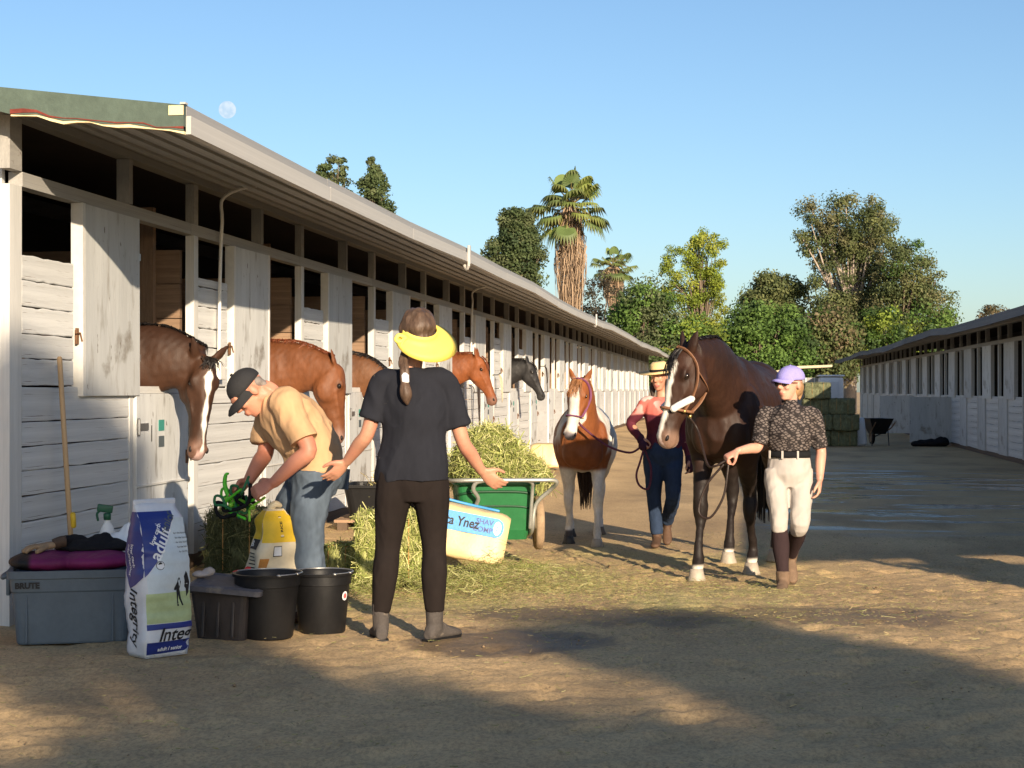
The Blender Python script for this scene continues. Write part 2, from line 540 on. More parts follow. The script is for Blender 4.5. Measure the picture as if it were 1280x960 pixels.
def unit_box(matname):
    mb = MB(); mb.box((0, 0, 0), (1, 1, 1))
    me = bpy.data.meshes.new('piece'); me.from_pydata([tuple(v) for v in mb.verts()], [], mb.f); me.update()
    me.materials.append(MATS[matname]); return me
UB = {}
def piece(name, parent, matname, lo, hi, rot=None):
    """an axis-aligned member between two corners, sharing one unit mesh per material"""
    if matname not in UB: UB[matname] = unit_box(matname)
    lo = np.array(lo, float); hi = np.array(hi, float)
    return link(name, UB[matname], None, parent, tuple((lo + hi) / 2), tuple(np.abs(hi - lo)), rot)
def plank(parent, side, x, y0, y1, z0, z1, th=.03, name='wall_board'):
    me = random.choice(PLANKS)
    o = link(name, me, None, parent, (x, (y0 + y1) / 2, (z0 + z1) / 2), (side * th, y1 - y0, z1 - z0), (0, random.gauss(0, .012), 0))
    o.rotation_euler.x = random.gauss(0, .0022)
    return o

def door_mesh(w, h, t, name, matname, frame=.05):
    """plywood door leaf with edge battens standing a little proud; origin at its lower near corner, x out, y along"""
    mb = MB()
    mb.box((t / 2, w / 2, h / 2), (t, w - .004, h - .004))
    me = bpy.data.meshes.new(name); me.from_pydata([tuple(v) for v in mb.verts()], [], mb.f); me.update()
    me.materials.append(MATS[matname]); return me
UP_H, LO_H = 1.16, 1.17
UPPER = door_mesh(.92, UP_H, .03, 'upper_door', 'white_ply')
UPEDGE = door_mesh(.045, UP_H + .004, .075, 'door_edge', 'white_trim')
UPEDGE2 = door_mesh(.03, UP_H + .004, .045, 'door_edge', 'white_trim')
LOWER = door_mesh(1.04, LO_H, .035, 'lower_door', 'white_ply')
LATCH = None
def latch_mesh():
    mb = MB()
    mb.box((.01, 0, 0), (.02, .05, .16)); mb.tube([(.03, -.07, .03), (.03, .09, .03)], .009, 6, smooth=False); mb.tube([(.035, .02, .03), (.05, .03, -.05)], .008, 6, smooth=False)
    mb.box((.012, .075, .03), (.03, .025, .07))
    me = bpy.data.meshes.new('latch'); me.from_pydata([tuple(v) for v in mb.verts()], [], mb.f); me.update(); me.materials.append(MATS['rust']); return me
LATCH = latch_mesh()
def hinge_mesh():
    mb = MB(); mb.box((.006, .09, 0), (.012, .2, .045)); mb.tube([(.012, 0, -.05), (.012, 0, .05)], .013, 6, smooth=False)
    me = bpy.data.meshes.new('hinge'); me.from_pydata([tuple(v) for v in mb.verts()], [], mb.f); me.update(); me.materials.append(MATS['steel']); return me
HINGE = hinge_mesh()

def build_barn(name, label, wx, s, y_first, n, zb, near_boards, y_end_gable, ply_low=(), numbers=None, skip_leaf=(), detail=True, upper_open=False, eave=('eave_light', 'eave_metal')):
    """row of loose boxes: wall plane x=wx, aisle on side s (+1: aisle lies at +x). Local z=0 at its floor."""
    T = thing(name, label, 'barn', (0, 0, zb))
    yL = y_first; yE = y_first + n * PITCH + .2
    back = wx - s * 3.7
    def P(nm, m, x0, x1, y0, y1, z0, z1, par=T, rot=None):
        # x measured outward from the wall plane
        return piece(nm, par, m, (wx + s * x0, y0, z0), (wx + s * x1, y1, z1), rot)
    # continuous beams
    P('sill_beam', 'dark_wood', -.06, .035, yL + .18, yE, -.06, .09)
    for a in np.arange(yL, yE - .1, PITCH):
        b = min(a + PITCH, yE)
        P('header_beam', 'header_paint', -.05, .032, max(a + .004, yL + .16), b - .004, 2.40, 2.48)
        P('top_plate', 'grey_paint', -.05, .055, max(a + .004, yL + .03), b - .004, 2.775, 2.825)
    for k in range(n + 1):
        y = yL + k * PITCH
        P('post', 'white_trim', -.03, .030 + .004 * (k % 2), y + (.06 if k else 0), y + .155, -.05, 2.398)
        P('upper_post', 'header_paint', -.03, .030 + .004 * (k % 2), y + (.06 if k else 0), y + .155, 2.482, 2.77)
        # partition between the boxes: stacked boards
        if k < n and detail and 0 < k < 9:
            for i in range(9):
                P('partition_board', 'stall_wood', -3.6, -.07, y + .05, y + .10, .05 + i * .25, .05 + i * .25 + .243)
            P('partition_post', 'stall_wood', -.35, -.25, y - .005, y + .049, .0, 2.6)
        else:
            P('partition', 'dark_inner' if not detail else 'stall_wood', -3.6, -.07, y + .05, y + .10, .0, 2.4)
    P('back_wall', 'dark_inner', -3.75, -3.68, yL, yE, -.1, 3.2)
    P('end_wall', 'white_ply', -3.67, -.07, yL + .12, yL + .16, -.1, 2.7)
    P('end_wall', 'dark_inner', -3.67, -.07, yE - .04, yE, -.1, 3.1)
    for k in range(n):
        y = yL + k * PITCH
        a, bnd, d0, d1 = y + .175, y + .90, y + 1.84, y + 3.045     # board wall, upper opening start, lower door
        lowR = y + 1.82
        # --- board wall: lower run to the door, upper run to the window opening
        if k < near_boards and (detail or k >= 8):
            z = .095
            while z < 1.299:
                h = min(random.uniform(.135, .165), 1.30 - z)
                if 1.30 - z - h < .06: h = 1.30 - z
                plank(T, s, wx + s * .008, a, lowR, z, z + h - .007)
                z += h
            z = 1.305
            zt = 2.09 + random.uniform(-.05, .06)
            while z < zt - .03 and not upper_open:
                h = min(random.uniform(.135, .165), zt - z)
                if h < .05: break
                plank(T, s, wx + s * .008, a, bnd, z, z + h - .007)
                z += h
        else:
            P('wall_panel', 'white_board', -.006, .022, a, lowR, .095, 1.30)
            if not upper_open and k < 8: P('wall_panel', 'white_board', -.006, .022, a, bnd, 1.305, 2.1)
        # short return of the wall below the open leaf, behind the upper door
        P('jamb', 'white_trim', -.05, .03, lowR + .002, lowR + .06, .0, 1.29)
        P('ledge', 'white_trim', -.04, .034, bnd + .002, d1 - .02, 1.255, 1.302) if k >= near_boards else P('ledge', 'white_trim', -.04, .034, lowR + .062, d1 - .02, 1.255, 1.302)
        P('stud', 'grey_paint', -.045, .04, y + 1.78, y + 1.845, 2.484, 2.773)
        # --- upper leaf, folded open beside its opening
        if k not in skip_leaf:
            u = link('upper_door', UPPER, None, T, (wx + s * .020, bnd + .12, 1.24), (s, 1.25 if upper_open else 1, 1), (0, random.gauss(0, .006), s * random.gauss(-.012, .006)))
            link('door_edge', UPEDGE, None, u, (-.040, -.046, -.002))
            link('door_edge', UPEDGE2, None, u, (-.01, .891, -.002)) if k % 2 else None
            if detail and k < 10:
                link('latch', LATCH, None, u, (.0, -.065, .36), (.6, .6, .6))
                link('hinge', HINGE, None, u, (-.035, .89, .25)); link('hinge', HINGE, None, u, (-.035, .89, .92))
        # --- lower leaf
        if k in ply_low:
            l = link('lower_door', LOWER, None, T, (wx + s * .02, d0 + .06, .08), (s, 1, 1), (0, 0, s * -R(88)))
        else:
            l = link('lower_door', LOWER, None, T, (wx + s * .012, d0 + .06, .085), (s, 1, 1))
            if detail and k < 10:
                link('latch', LATCH, None, l, (.034, 1.0, .72), (.6, .6, .6))
                link('hinge', HINGE, None, l, (.034, .01, .95)); link('hinge', HINGE, None, l, (.034, .01, .22))
                for zz in (.50, ):
                    mbb = None
                rail = link('door_rail', UB['white_trim'], None, l, (.041, .52, .56), (.012, 1.03, .012))
        if numbers and k in numbers:
            pass
    # --- roof: boarded underside, deck, eave
    ez = 2.70; sl = .13; ov = 1.07
    g0 = y_end_gable
    def roofz(x): return ez + (ov - x) * sl
    nb = 12
    for i in range(nb):
        x0 = -.05 + (ov + .03) * i / nb; x1 = -.05 + (ov + .03) * (i + 1) / nb - .020
        zc = roofz((x0 + x1) / 2) + (.007 if i % 2 else -.007)
        o = link('soffit_board', UB['soffit'] if 'soffit' in UB else UB.setdefault('soffit', unit_box('soffit')), None, T,
                 (wx + s * (x0 + x1) / 2, (g0 + .03 + yE + .3) / 2, zc), (x1 - x0, yE + .3 - g0 - .06, .022), (0, s * math.atan(sl), 0))
    def slab(nm, m, xa, xb, za, zb_, th):
        q = MB()
        q.prism([(wx + s * xa, za), (wx + s * xb, zb_), (wx + s * xb, zb_ + th), (wx + s * xa, za + th)], g0 + .03, yE + .3, 1)
        return q.build(nm, MATS[m], T, fix=True)
    slab('roof_deck', 'roof_top', ov, -3.2, ez + .02, roofz(-3.2) + .02, .03)
    slab('roof_deck', 'roof_top', -3.2, -7.0, roofz(-3.2) + .02, roofz(-3.2) + .02 - 3.8 * sl, .05)
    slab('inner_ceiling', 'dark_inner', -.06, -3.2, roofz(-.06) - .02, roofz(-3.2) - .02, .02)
    # eave: lengths of fascia and edging that follow the roof's sag
    am = 1.0 if detail else 1.6
    sag = lambda yy: am * (.026 * math.sin(yy * .31 + 1.3) + .012 * math.sin(yy * .83 + .4)) * float(sstep(g0 + .5, g0 + 7, yy))
    y = g0 + .03
    while y < yE + .3:
        y1 = min(y + 3.05, yE + .3)
        za, zb2 = sag(y), sag(y1); dz = (za + zb2) / 2 + random.uniform(-.004, .004); rx = math.atan2(zb2 - za, y1 - y)
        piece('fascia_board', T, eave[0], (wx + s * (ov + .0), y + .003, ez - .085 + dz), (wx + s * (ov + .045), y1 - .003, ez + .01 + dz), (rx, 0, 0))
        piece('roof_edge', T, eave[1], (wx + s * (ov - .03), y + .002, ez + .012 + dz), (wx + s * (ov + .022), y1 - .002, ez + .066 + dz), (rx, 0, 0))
        y = y1
    return T

def gable_fascia(T, wx, s, g0):
    """peeling green barge board on the near end"""
    ez, sl, ov = 2.70, .13, 1.07
    xs = np.linspace(ov + .02, -3.2, 60)
    top = []; bot = []; cre = []; rd = []
    for i, x in enumerate(xs):
        zt = ez + .060 + (ov - x) * sl * .9
        n = .5 * math.sin(x * 9) + .5 * math.sin(x * 23 + 1)
        top.append((x, zt)); bot.append((x, zt - .135 + .008 * n - .004 * math.sin(x * 60)))
    def strip(nm, m, A, B, y0, y1):
        q = MB(); n = len(A)
        vs = [(wx + s * a[0], y0, a[1]) for a in A] + [(wx + s * a[0], y0, a[1]) for a in B] + [(wx + s * a[0], y1, a[1]) for a in A] + [(wx + s * a[0], y1, a[1]) for a in B]
        fs = []
        for i in range(n - 1):
            fs += [(i, i + 1, n + i + 1, n + i), (2 * n + i, 3 * n + i, 3 * n + i + 1, 2 * n + i + 1), (i, 2 * n + i, 2 * n + i + 1, i + 1), (n + i, n + i + 1, 3 * n + i + 1, 3 * n + i)]
        fs += [(0, n, 3 * n, 2 * n), (n - 1, 3 * n - 1, 4 * n - 1, 2 * n - 1)]
        q.add(vs, fs); return q.build(nm, MATS[m], T, fix=True)
    m = len(xs)
    g = strip('barge_board', 'green_paint', top, bot, g0 - .01, g0 + .028)
    sel = [i for i in range(m) if xs[i] > .12]
    A = [(xs[i], bot[i][1] + .010 + .006 * math.sin(xs[i] * 31)) for i in sel]; B = [(xs[i], bot[i][1] - .012 - .006 * math.sin(xs[i] * 17 + 1)) for i in sel]
    strip('bare_wood_edge', 'raw_cream', A, B, g0 - .004, g0 + .024)
    A2 = [(a[0], a[1] + .001 + .020 * max(0, math.sin(a[0] * 5 + 1.2)) + .004 * max(0, math.sin(a[0] * 37))) for a in A]; B2 = [(a[0], a[1] - .003) for a in A]
    strip('peeling_primer', 'red_primer', A2, B2, g0 - .014, g0 + .02)
    piece('bare_corner', T, 'raw_cream', (wx + s * (ov - .06), g0 - .016, ez + .005), (wx + s * (ov + .02), g0 - .011, ez + .055))
    piece('top_flashing', T, 'eave_light', (wx + s * (ov + .0), g0 - .012, ez + .062), (wx + s * (ov + .03), g0 + .03, ez + .072))

WXL = -3.93
barnL = build_barn('stable_barn', 'long weathered white stable with horses looking out of open half doors', WXL, 1, 8.66, 22, 0.0, 8, 8.42)
gable_fascia(barnL, WXL, 1, 8.42)
barnR = build_barn('stable_barn', 'shaded grey white stable across the yard with closed lower doors', 5.5, -1, 5.8, 23, -0.16, 14, 5.6, ply_low=(12, 15), detail=False, upper_open=True, eave=('eave_shade', 'eave_shade'))
# right row: a tarpaulin grey leaf is darker by shade alone; roof edge has it painted in

def barn_text(T, wx, s, txt, y, z, size, m, off, nm='number'):
    v, f = text_pts(txt, size)
    q = MB(); q.add(np.stack([np.full(len(v), wx + s * off), y + v[:, 0], z + v[:, 1]], 1), f)
    return q.build(nm, MATS[m], T)
def lower_y(k): return 8.66 + k * PITCH + 1.84 + .06
for k, tx in ((0, '1'), (7, '8'), (12, '3'), (14, '5')):
    barn_text(barnL, WXL, 1, tx, lower_y(k) + (.28 if k == 0 else .62), .98 if k == 0 else 1.08, .16 if k == 0 else .2, 'ink_black', .0495)
mat('sticker_green', (.05, .27, .22), .5, .1, 20, 0)
mat('sticker_dark', (.09, .11, .12), .5, .2, 60, 0)
for k in (0, 1, 2, 3, 4, 5, 6, 7):
    y = lower_y(k) + (.42 if k < 7 else .78)
    piece('sticker', barnL, 'sticker_green', (WXL + .0472, y, 1.00), (WXL + .050, y + .11, 1.075))
    piece('sticker', barnL, 'sticker_dark', (WXL + .0472, y, .89), (WXL + .050, y + .11, .965))
# conduit and switch box on the second and later boxes
def conduit(k):
    y = 8.66 + k * PITCH + .60
    q = MB(); q.tube([(WXL + .9, y - .35, 2.74), (WXL + .45, y - .2, 2.80), (WXL + .10, y - .02, 2.74), (WXL + .075, y, 2.55), (WXL + .06, y, 2.2), (WXL + .05, y, 1.5)], .014, 8)
    q.build('conduit', MATS['pvc'], barnL, True)
    q = MB(); q.rbox((WXL + .055, y, 1.45), (.06, .12, .19), b=.008); q.build('switch_box', MATS['pvc'], barnL)
conduit(1); conduit(5)
# downpipe brackets on the eave
for yy in (17.6, 34.0):
    q = MB(); q.rbox((WXL + 1.07 + .055, yy, 2.71), (.03, .06, .20), b=.006); q.tube([(WXL + 1.125, yy - .03, 2.60), (WXL + 1.10, yy, 2.56), (WXL + 1.07, yy + .02, 2.60)], .018, 8)
    q.build('gutter_bracket', MATS['eave_light'], barnL)
# ================================================================== horses
mat('coat', rough=.56, attr=True, var=.24, scale=7, bump=.30, bscale=170, stretch=(1, 1, .4), spec=.26, bdist=.004)
mat('hair_black', (.012, .010, .010), .5, .3, 20, .2, 80)
mat('hair_red', (.14, .038, .015), .5, .3, 20, .2, 80)
mat('hair_brown', (.035, .018, .012), .5, .3, 20, .2, 80)
mat('hair_mix', (.30, .13, .05), .55, .5, 6, .2, 80)
mat('eye', (.012, .007, .005), .08, .1, 5, 0, spec=.6)
mat('nostril', (.012, .008, .008), .6, .1, 5, 0)
mat('hoof', (.16, .13, .10), .55, .25, 10, .2, 50)
mat('hoof_dark', (.05, .045, .04), .55, .25, 10, .2, 50)
mat('hoof_pale', (.36, .31, .25), .55, .2, 10, .2, 50)

def strand_quads(curves, w, taper=True):
    """curves (N,K,3) -> ribbon quads, width w facing a random-ish normal"""
    c = np.asarray(curves); N, K, _ = c.shape
    t = np.gradient(c, axis=1); t /= np.linalg.norm(t, axis=2, keepdims=True) + 1e-9
    r = RNG.normal(size=(N, 1, 3)); sd = np.cross(t, r); sd /= np.linalg.norm(sd, axis=2, keepdims=True) + 1e-9
    ww = np.linspace(1, .25 if taper else 1, K)[None, :, None] * np.broadcast_to(np.asarray(w, float).reshape(-1, 1, 1), (N, 1, 1)) / 2
    a = c - sd * ww; b = c + sd * ww
    q = np.stack([a[:, :-1], b[:, :-1], b[:, 1:], a[:, 1:]], axis=2)
    return q.reshape(-1, 4, 3)

class HorsePose:
    pass

def horse(name, label, loc, yaw, scale, poll, hdir, hnorm, coat, legs=None, neck_mid=None, mane='hair_black', mane_side=1, mane_len=1.0, tail=None,
          ears=((.25, .1), (.25, .1)), voxel=.013, fl=.22, hoofs=None, group=None, forelock=True, full=True, hooded=False, mane_n=700, neck_w=1.0):
    """local frame: faces +x, y to its left, z up; sizes for a 1.60 m horse before `scale`."""
    T = thing(name, label, 'horse', loc, yaw, group)
    T.scale = (scale,) * 3
    poll = V(*poll); d = nrm(hdir); n = np.asarray(hnorm, float); n = nrm(n - d * (n @ d)); sv = np.cross(n, d)   # sv: horse's left when n fwd, d down
    if sv @ V(0, 1, 0) < -.99: sv = -sv
    sv = nrm(np.cross(n, d))
    # make sv point to the horse's left (+y for a straight head)
    left = np.cross(V(0, 0, 1), V(1, 0, 0))
    hx = nrm(n * .6 + d * .4)
    lft = np.cross(V(0, 0, 1), V(hx[0], hx[1], 0))
    if sv @ lft < 0: sv = -sv
    mb = MB()
    # trunk
    X, Yx, Z = V(1, 0, 0), V(0, 1, 0), V(0, 0, 1)
    tr = [(.66, 1.08, .07, .10), (.58, 1.10, .17, .22), (.44, 1.13, .235, .31), (.28, 1.17, .265, .37), (.10, 1.205, .275, .395), (-.12, 1.19, .305, .365), (-.38, 1.185, .325, .345),
          (-.62, 1.215, .315, .325), (-.82, 1.255, .295, .315), (-1.00, 1.24, .25, .285), (-1.13, 1.19, .17, .21), (-1.19, 1.16, .08, .11)]
    mb.ell([((x, 0, z), Yx * w, Z * h) for x, z, w, h in tr], 24, 4)
    # withers ridge
    mb.ell([((.32, 0, 1.42), Yx * .07, Z * .10), ((.12, 0, 1.50), Yx * .09, Z * .11), ((-.1, 0, 1.46), Yx * .09, Z * .08)], 12, 4)
    # neck
    b0 = V(.22, 0, 1.26); b1 = V(.46, 0, 1.34)
    if neck_mid is None:
        neck_mid = b1 * .45 + (poll - d * .02 - n * .06) * .55 + V(-.02, 0, .03)
    pe = poll - n * .075 + d * .05
    neck_mid = V(*neck_mid)
    path = np.array([b0, b1, neck_mid, pe])
    tg = [nrm(b1 - b0) * .4 + V(.6, 0, .5), nrm(neck_mid - b0), nrm(pe - b1), nrm(pe - neck_mid)]
    sides = [Yx, Yx, nrm(Yx * .5 + sv * .5), sv]
    rad = [(.20, .37), (.165 * neck_w, .30), (.115 * neck_w, .215), (.085, .15)]
    secs = []
    ringfr = []
    for p, t, sd, (a, b) in zip(path, tg, sides, rad):
        t = nrm(t); sd = nrm(sd - t * (sd @ t)); u = np.cross(t, sd)
        if u[2] < 0 and u @ n < 0: u = -u
        secs.append((p, sd * a, u * b)); ringfr.append((p, sd * a, u * b))
    mb.ell(secs, 22, 6)
    NP = catmull(np.array([np.concatenate(s) for s in secs]), 10)
    # head
    hd = [(-.035, -.055, .05, .045), (.02, -.06, .10, .085), (.10, -.083, .135, .098), (.17, -.093, .145, .100), (.24, -.092, .138, .088), (.32, -.080, .113, .070),
          (.40, -.066, .088, .058), (.48, -.056, .075, .054), (.55, -.055, .074, .060), (.605, -.058, .066, .060), (.64, -.064, .048, .046), (.655, -.068, .022, .022)]
    mb.ell([(poll + d * s + n * o, sv * w, n * h) for s, o, h, w in hd], 22, 4)
    H = lambda s, nn, side: poll + d * s + n * nn + sv * side
    A = np.array([d, n, sv])
    for q in (-1, 1):
        mb.sphere(H(.19, -.125, q * .068), (.105, .10, .036), 14, 10, A)      # cheek
        mb.sphere(H(.145, -.012, q * .082), (.05, .026, .026), 12, 8, A)      # brow
        mb.sphere(H(.575, -.03, q * .044), (.036, .032, .022), 10, 8, A)      # nostril wing
        mb.tube([H(.19, -.06, q * .092), H(.33, -.045, q * .066), H(.42, -.045, q * .052)], [.018, .015, .012], 8)   # facial crest
    mb.sphere(H(.585, -.118, 0), (.055, .028, .036), 12, 8, A)                # lower lip
    for q, (tilt, fwd) in zip((1, -1), ears):
        e0 = H(.005, -.035, q * .055); dirn = nrm(-d * .85 + sv * q * tilt + n * fwd)
        wv = nrm(np.cross(dirn, n + sv * q * .7)); 
        tv = np.cross(dirn, wv)
        er = [(0, .028, .022), (.05, .040, .022), (.10, .036, .017), (.145, .022, .011), (.18, .006, .005)]
        mb.ell([(e0 + dirn * s - tv * 0, wv * a, tv * b) for s, a, b in er], 12, 4)
    # legs : list of joint chains
    if legs is None:
        legs = dict(fl=0, fr=0, hl=0, hr=0)
    hoofpos = []
    def foreleg(q, sw, lift=0.0):
        y = q * .155
        el = V(.36, y, .93); kn = V(.36 + sw * .55, y * .97, .50 + lift * .4); fe = V(.36 + sw + .01 - lift * .5, y * .95, .155 + lift); co = fe + V(.055 - lift * .3, 0, -.075)
        mb.tube([V(.26, q * .17, 1.18), V(.33, q * .175, 1.02), el + V(-.01, 0, -.10), kn + V(0, 0, .12), kn, kn + V(0, 0, -.09), (kn + fe) / 2, fe + V(-.003, 0, .05), fe, co],
                [.13, .115, .082, .052, .054, .042, .032, .034, .042, .040], 14, 4)
        return fe, co
    def hindleg(q, sw):
        y = q * .165
        st = V(-.66, y * 1.1, 1.02); ho = V(-1.02 + sw * .6, y, .56); fe = V(-.97 + sw, y * .95, .16); co = fe + V(.06, 0, -.08)
        mb.tube([V(-.86, y, 1.22), st + V(-.06, 0, .02), (st * .55 + ho * .45) + V(-.04, 0, 0), ho + V(.035, 0, .10), ho, ho + V(.005, 0, -.10), (ho + fe) / 2, fe + V(0, 0, .05), fe, co],
                [.17, .17, .105, .058, .058, .044, .035, .036, .043, .040], 14, 4)
        return fe, co
    if full:
        hoofpos = [foreleg(1, legs['fl']), foreleg(-1, legs['fr']), hindleg(1, legs['hl']), hindleg(-1, legs['hr'])]
        # pectoral muscles, shoulder, haunch
        for q in (-1, 1):
            mb.sphere((.52, q * .10, 1.05), (.11, .11, .18), 20, 14); mb.sphere((.38, q * .17, 1.15), (.15, .10, .24)); mb.sphere((-.88, q * .15, 1.16), (.20, .13, .24))
    pose = HorsePose(); pose.poll, pose.d, pose.n, pose.s, pose.H, pose.neck = poll, d, n, sv, H, NP
    def colf(co):
        hv = co - poll
        s = hv @ d; nn = hv @ n; ss = hv @ sv
        ishead = sstep(-.06, .0, s) * (np.abs(ss) < .14) * (nn > -.26) * (nn < .12) * (s < .75)
        return coat(co, s, nn, ss, ishead, pose)
    body = blob('body', mb, voxel, MATS['coat'], T, 9, .5, colf, lambda c, no: .004 * wav(c, 9) + .0035 * (.5 - np.abs(wav(c * V(1, 1, .6), 22, off=2))) + .0012 * wav(c, 70, off=4))
    # eyes, nostrils, ears' dark inside
    for q in (-1, 1):
        e = MB(); e.sphere(H(.158, -.030, q * .0935), (.023, .019, .014), 12, 8, A); e.build('eye', MATS['eye'], T, True)
        e = MB(); e.sphere(H(.588, -.030, q * .058), (.021, .012, .012), 12, 8, A); e.build('nostril', MATS['nostril'], T, True)
    # hooves
    if full:
        for i, (fe, co) in enumerate(hoofpos):
            m = MB(); base = co[2] - .085 if co[2] > .12 else 0.0
            c0 = co
            m.lathe([(.046, co[2] - .0 + .012), (.054, co[2] - .03), (.068, base + .012), (.066, base + .001)], 16, (c0[0] + .012, c0[1], 0))
            m.build('hoof', MATS[(hoofs or ['hoof'] * 4)[i]], T, True)
    # mane : ribbons that hug the neck ring on one side
    K = 6
    N = int(mane_n)
    idx = RNG.uniform(4, len(NP) - 1.01, N)
    ph = np.linspace(0, 1, K)[None, :]
    lenr = RNG.uniform(.75, 1.15, N)[:, None] * mane_len
    i0 = idx[:, None] + ph * RNG.normal(-.6, 1.0, N)[:, None]
    i0 = np.clip(i0, 0, len(NP) - 1.01)
    fi = i0.astype(int); fr = (i0 - fi)[..., None]
    Q = NP[fi] * (1 - fr) + NP[fi + 1] * fr
    ang = RNG.normal(-.05, .10, N)[:, None] + ph * lenr * 1.05
    mul = 1.02 + .05 * np.sin(ph * 3.14) * RNG.uniform(.3, 1.3, N)[:, None]
    curv = Q[..., 0:3] + (np.sin(ang) * mul)[..., None] * Q[..., 3:6] * mane_side + (np.cos(ang) * mul)[..., None] * Q[..., 6:9]
    quads = strand_quads(curv, RNG.uniform(.005, .015, N))
    quads_mesh('mane', quads, MATS[mane], T)
    if forelock:
        Nf = 110
        ph = np.linspace(0, 1, 6)[None, :]
        a0 = RNG.normal(0, .026, Nf)[:, None]; l = (RNG.uniform(.45, 1, Nf) * fl)[:, None]
        ss = -.01 + ph * l; nn = .035 + .03 * np.sin(ph * 2.6); si = a0 + ph * RNG.normal(0, .035, Nf)[:, None]
        c = poll + ss[..., None] * d + nn[..., None] * n + si[..., None] * sv
        quads_mesh('forelock', strand_quads(c, RNG.uniform(.004, .009, Nf)), MATS[mane], T)
    if tail is not None:
        Nt = 160
        ph = np.linspace(0, 1, 9)[None, :]
        a = RNG.uniform(0, 6.28, Nt)[:, None]; rr = RNG.uniform(0, 1, Nt)[:, None] ** .5
        bx = -1.16 - .10 * np.sin(ph * 1.6) ; bz = 1.27 - ph * RNG.uniform(.75, 1.0, Nt)[:, None]
        wd = .03 + .075 * np.sin(np.clip(ph * 1.2, 0, 1) * 2.6)
        c = np.stack([bx + rr * np.cos(a) * wd + 0 * ph, rr * np.sin(a) * wd + 0 * ph, bz], 2)
        quads_mesh('tail', strand_quads(c, RNG.uniform(.012, .03, Nt)), MATS[tail], T)
    T['_'] = 0; del T['_']
    return T, pose

def mixc(a, b, t):
    t = np.clip(np.asarray(t, float), 0, 1)[:, None]
    return np.asarray(a) * (1 - t) + np.asarray(b) * t

def make_coat(base, dark, belly=None, muzzle=(.02, .016, .014), blaze=None, legs_dark=None, socks=None, dapple=.12, pink=None):
    base = np.array(base); dark = np.array(dark)
    def f(co, s, nn, ss, ish, pose):
        n = wav(co, 5.0)
        c = mixc(base[None], dark[None], .35 + .35 * n * dapple * 3)
        if belly is not None:
            c = mixc(c, np.array(belly)[None], sstep(1.15, .85, co[:, 2]) * sstep(-.6, -.8, -np.abs(co[:, 0])) * 0)
        # darker along the top line
        c = mixc(c, dark[None], .55 * sstep(1.38, 1.58, co[:, 2]) * (1 - ish))
        if legs_dark is not None:
            c = mixc(c, np.array(legs_dark)[None], sstep(.92, .62, co[:, 2] + .05 * n) * (1 - ish))
        if socks is not None:
            c = mixc(c, np.array((.55, .50, .43))[None], sstep(socks + .012, socks - .012, co[:, 2] + .01 * n) * (1 - ish))
        # muzzle
        c = mixc(c, np.array(muzzle)[None], ish * sstep(.50, .585, s + .02 * n))
        c = mixc(c, dark[None] * .6, ish * np.exp(-((s - .158) / .045) ** 2 - ((nn + .03) / .035) ** 2) * .8)
        if blaze is not None:
            wd = blaze(s) + .006 * wav(co, 40)
            c = mixc(c, np.array((.72, .68, .62))[None], ish * sstep(.006, -.006, np.abs(ss + .004 * wav(co, 16, off=3)) - wd) * (nn > -.045))
            if pink is not None:
                c = mixc(c, np.array(pink)[None], ish * sstep(.585, .62, s) * (np.abs(ss) < .03))
        # ear tips
        c = mixc(c, dark[None] * .5, ish * 0)
        return c
    return f
# ================================================================== people
mat('skin', rough=.5, attr=True, var=.07, scale=14, bump=.08, bscale=160, spec=.4, sss=.08)
def fabric(name, col, var=.12, bump=.55, bscale=11, fine=True, rough=.9, spots=None, sheen=.0):
    return mat(name, col, rough, var, 5, bump, bscale, (1, 1, .45), spec=.12, sheen=sheen, spots=spots, bdist=.022, detail=1.5)

def hand(mb, w, d, n, side, curl=.5, thumb=.5, s=1.0, spread=.06):
    """w wrist, d finger direction, n palm normal, side=+1 if the thumb lies along d x n"""
    d = nrm(d); n = nrm(np.asarray(n, float) - d * (np.asarray(n, float) @ d)); t = np.cross(d, n) * side
    mb.ell([(w - d * .03 * s, t * .024 * s, n * .021 * s), (w + d * .01 * s, t * .027 * s, n * .019 * s), (w + d * .05 * s, t * .040 * s, n * .016 * s), (w + d * .085 * s, t * .042 * s, n * .013 * s), (w + d * .098 * s, t * .036 * s, n * .010 * s)], 14, 3)
    for i, (o, L) in enumerate(((.030, .072), (.010, .080), (-.011, .074), (-.031, .058))):
        c = curl * (1 + .12 * i)
        p = w + d * .085 * s + t * o * s; dr = nrm(d + t * o * spread * 30)
        pts = [p - dr * .02 * s, p]
        ang = 0
        for k, fr in enumerate((.45, .32, .23)):
            ang += c * (.7, 1.0, .7)[k]
            dd = dr * math.cos(ang) + n * math.sin(ang)
            p = p + dd * L * fr * s; pts.append(p)
        mb.tube(pts, np.array([.0098, .0096, .0088, .0080, .0068]) * s, 8, 3)
    p0 = w + d * .018 * s + t * .022 * s
    p1 = w + d * .045 * s + t * .050 * s + n * .012 * s
    p2 = p1 + nrm(d * (.9 - .3 * thumb) + t * (.5 - .6 * thumb) + n * (.1 + .9 * thumb)) * .034 * s
    p3 = p2 + nrm(d * 1. + t * (.25 - .6 * thumb) + n * (.1 + .8 * thumb)) * .028 * s
    mb.tube([p0, p1, p2, p3], np.array([.017, .0135, .0108, .0082]) * s, 8, 3)

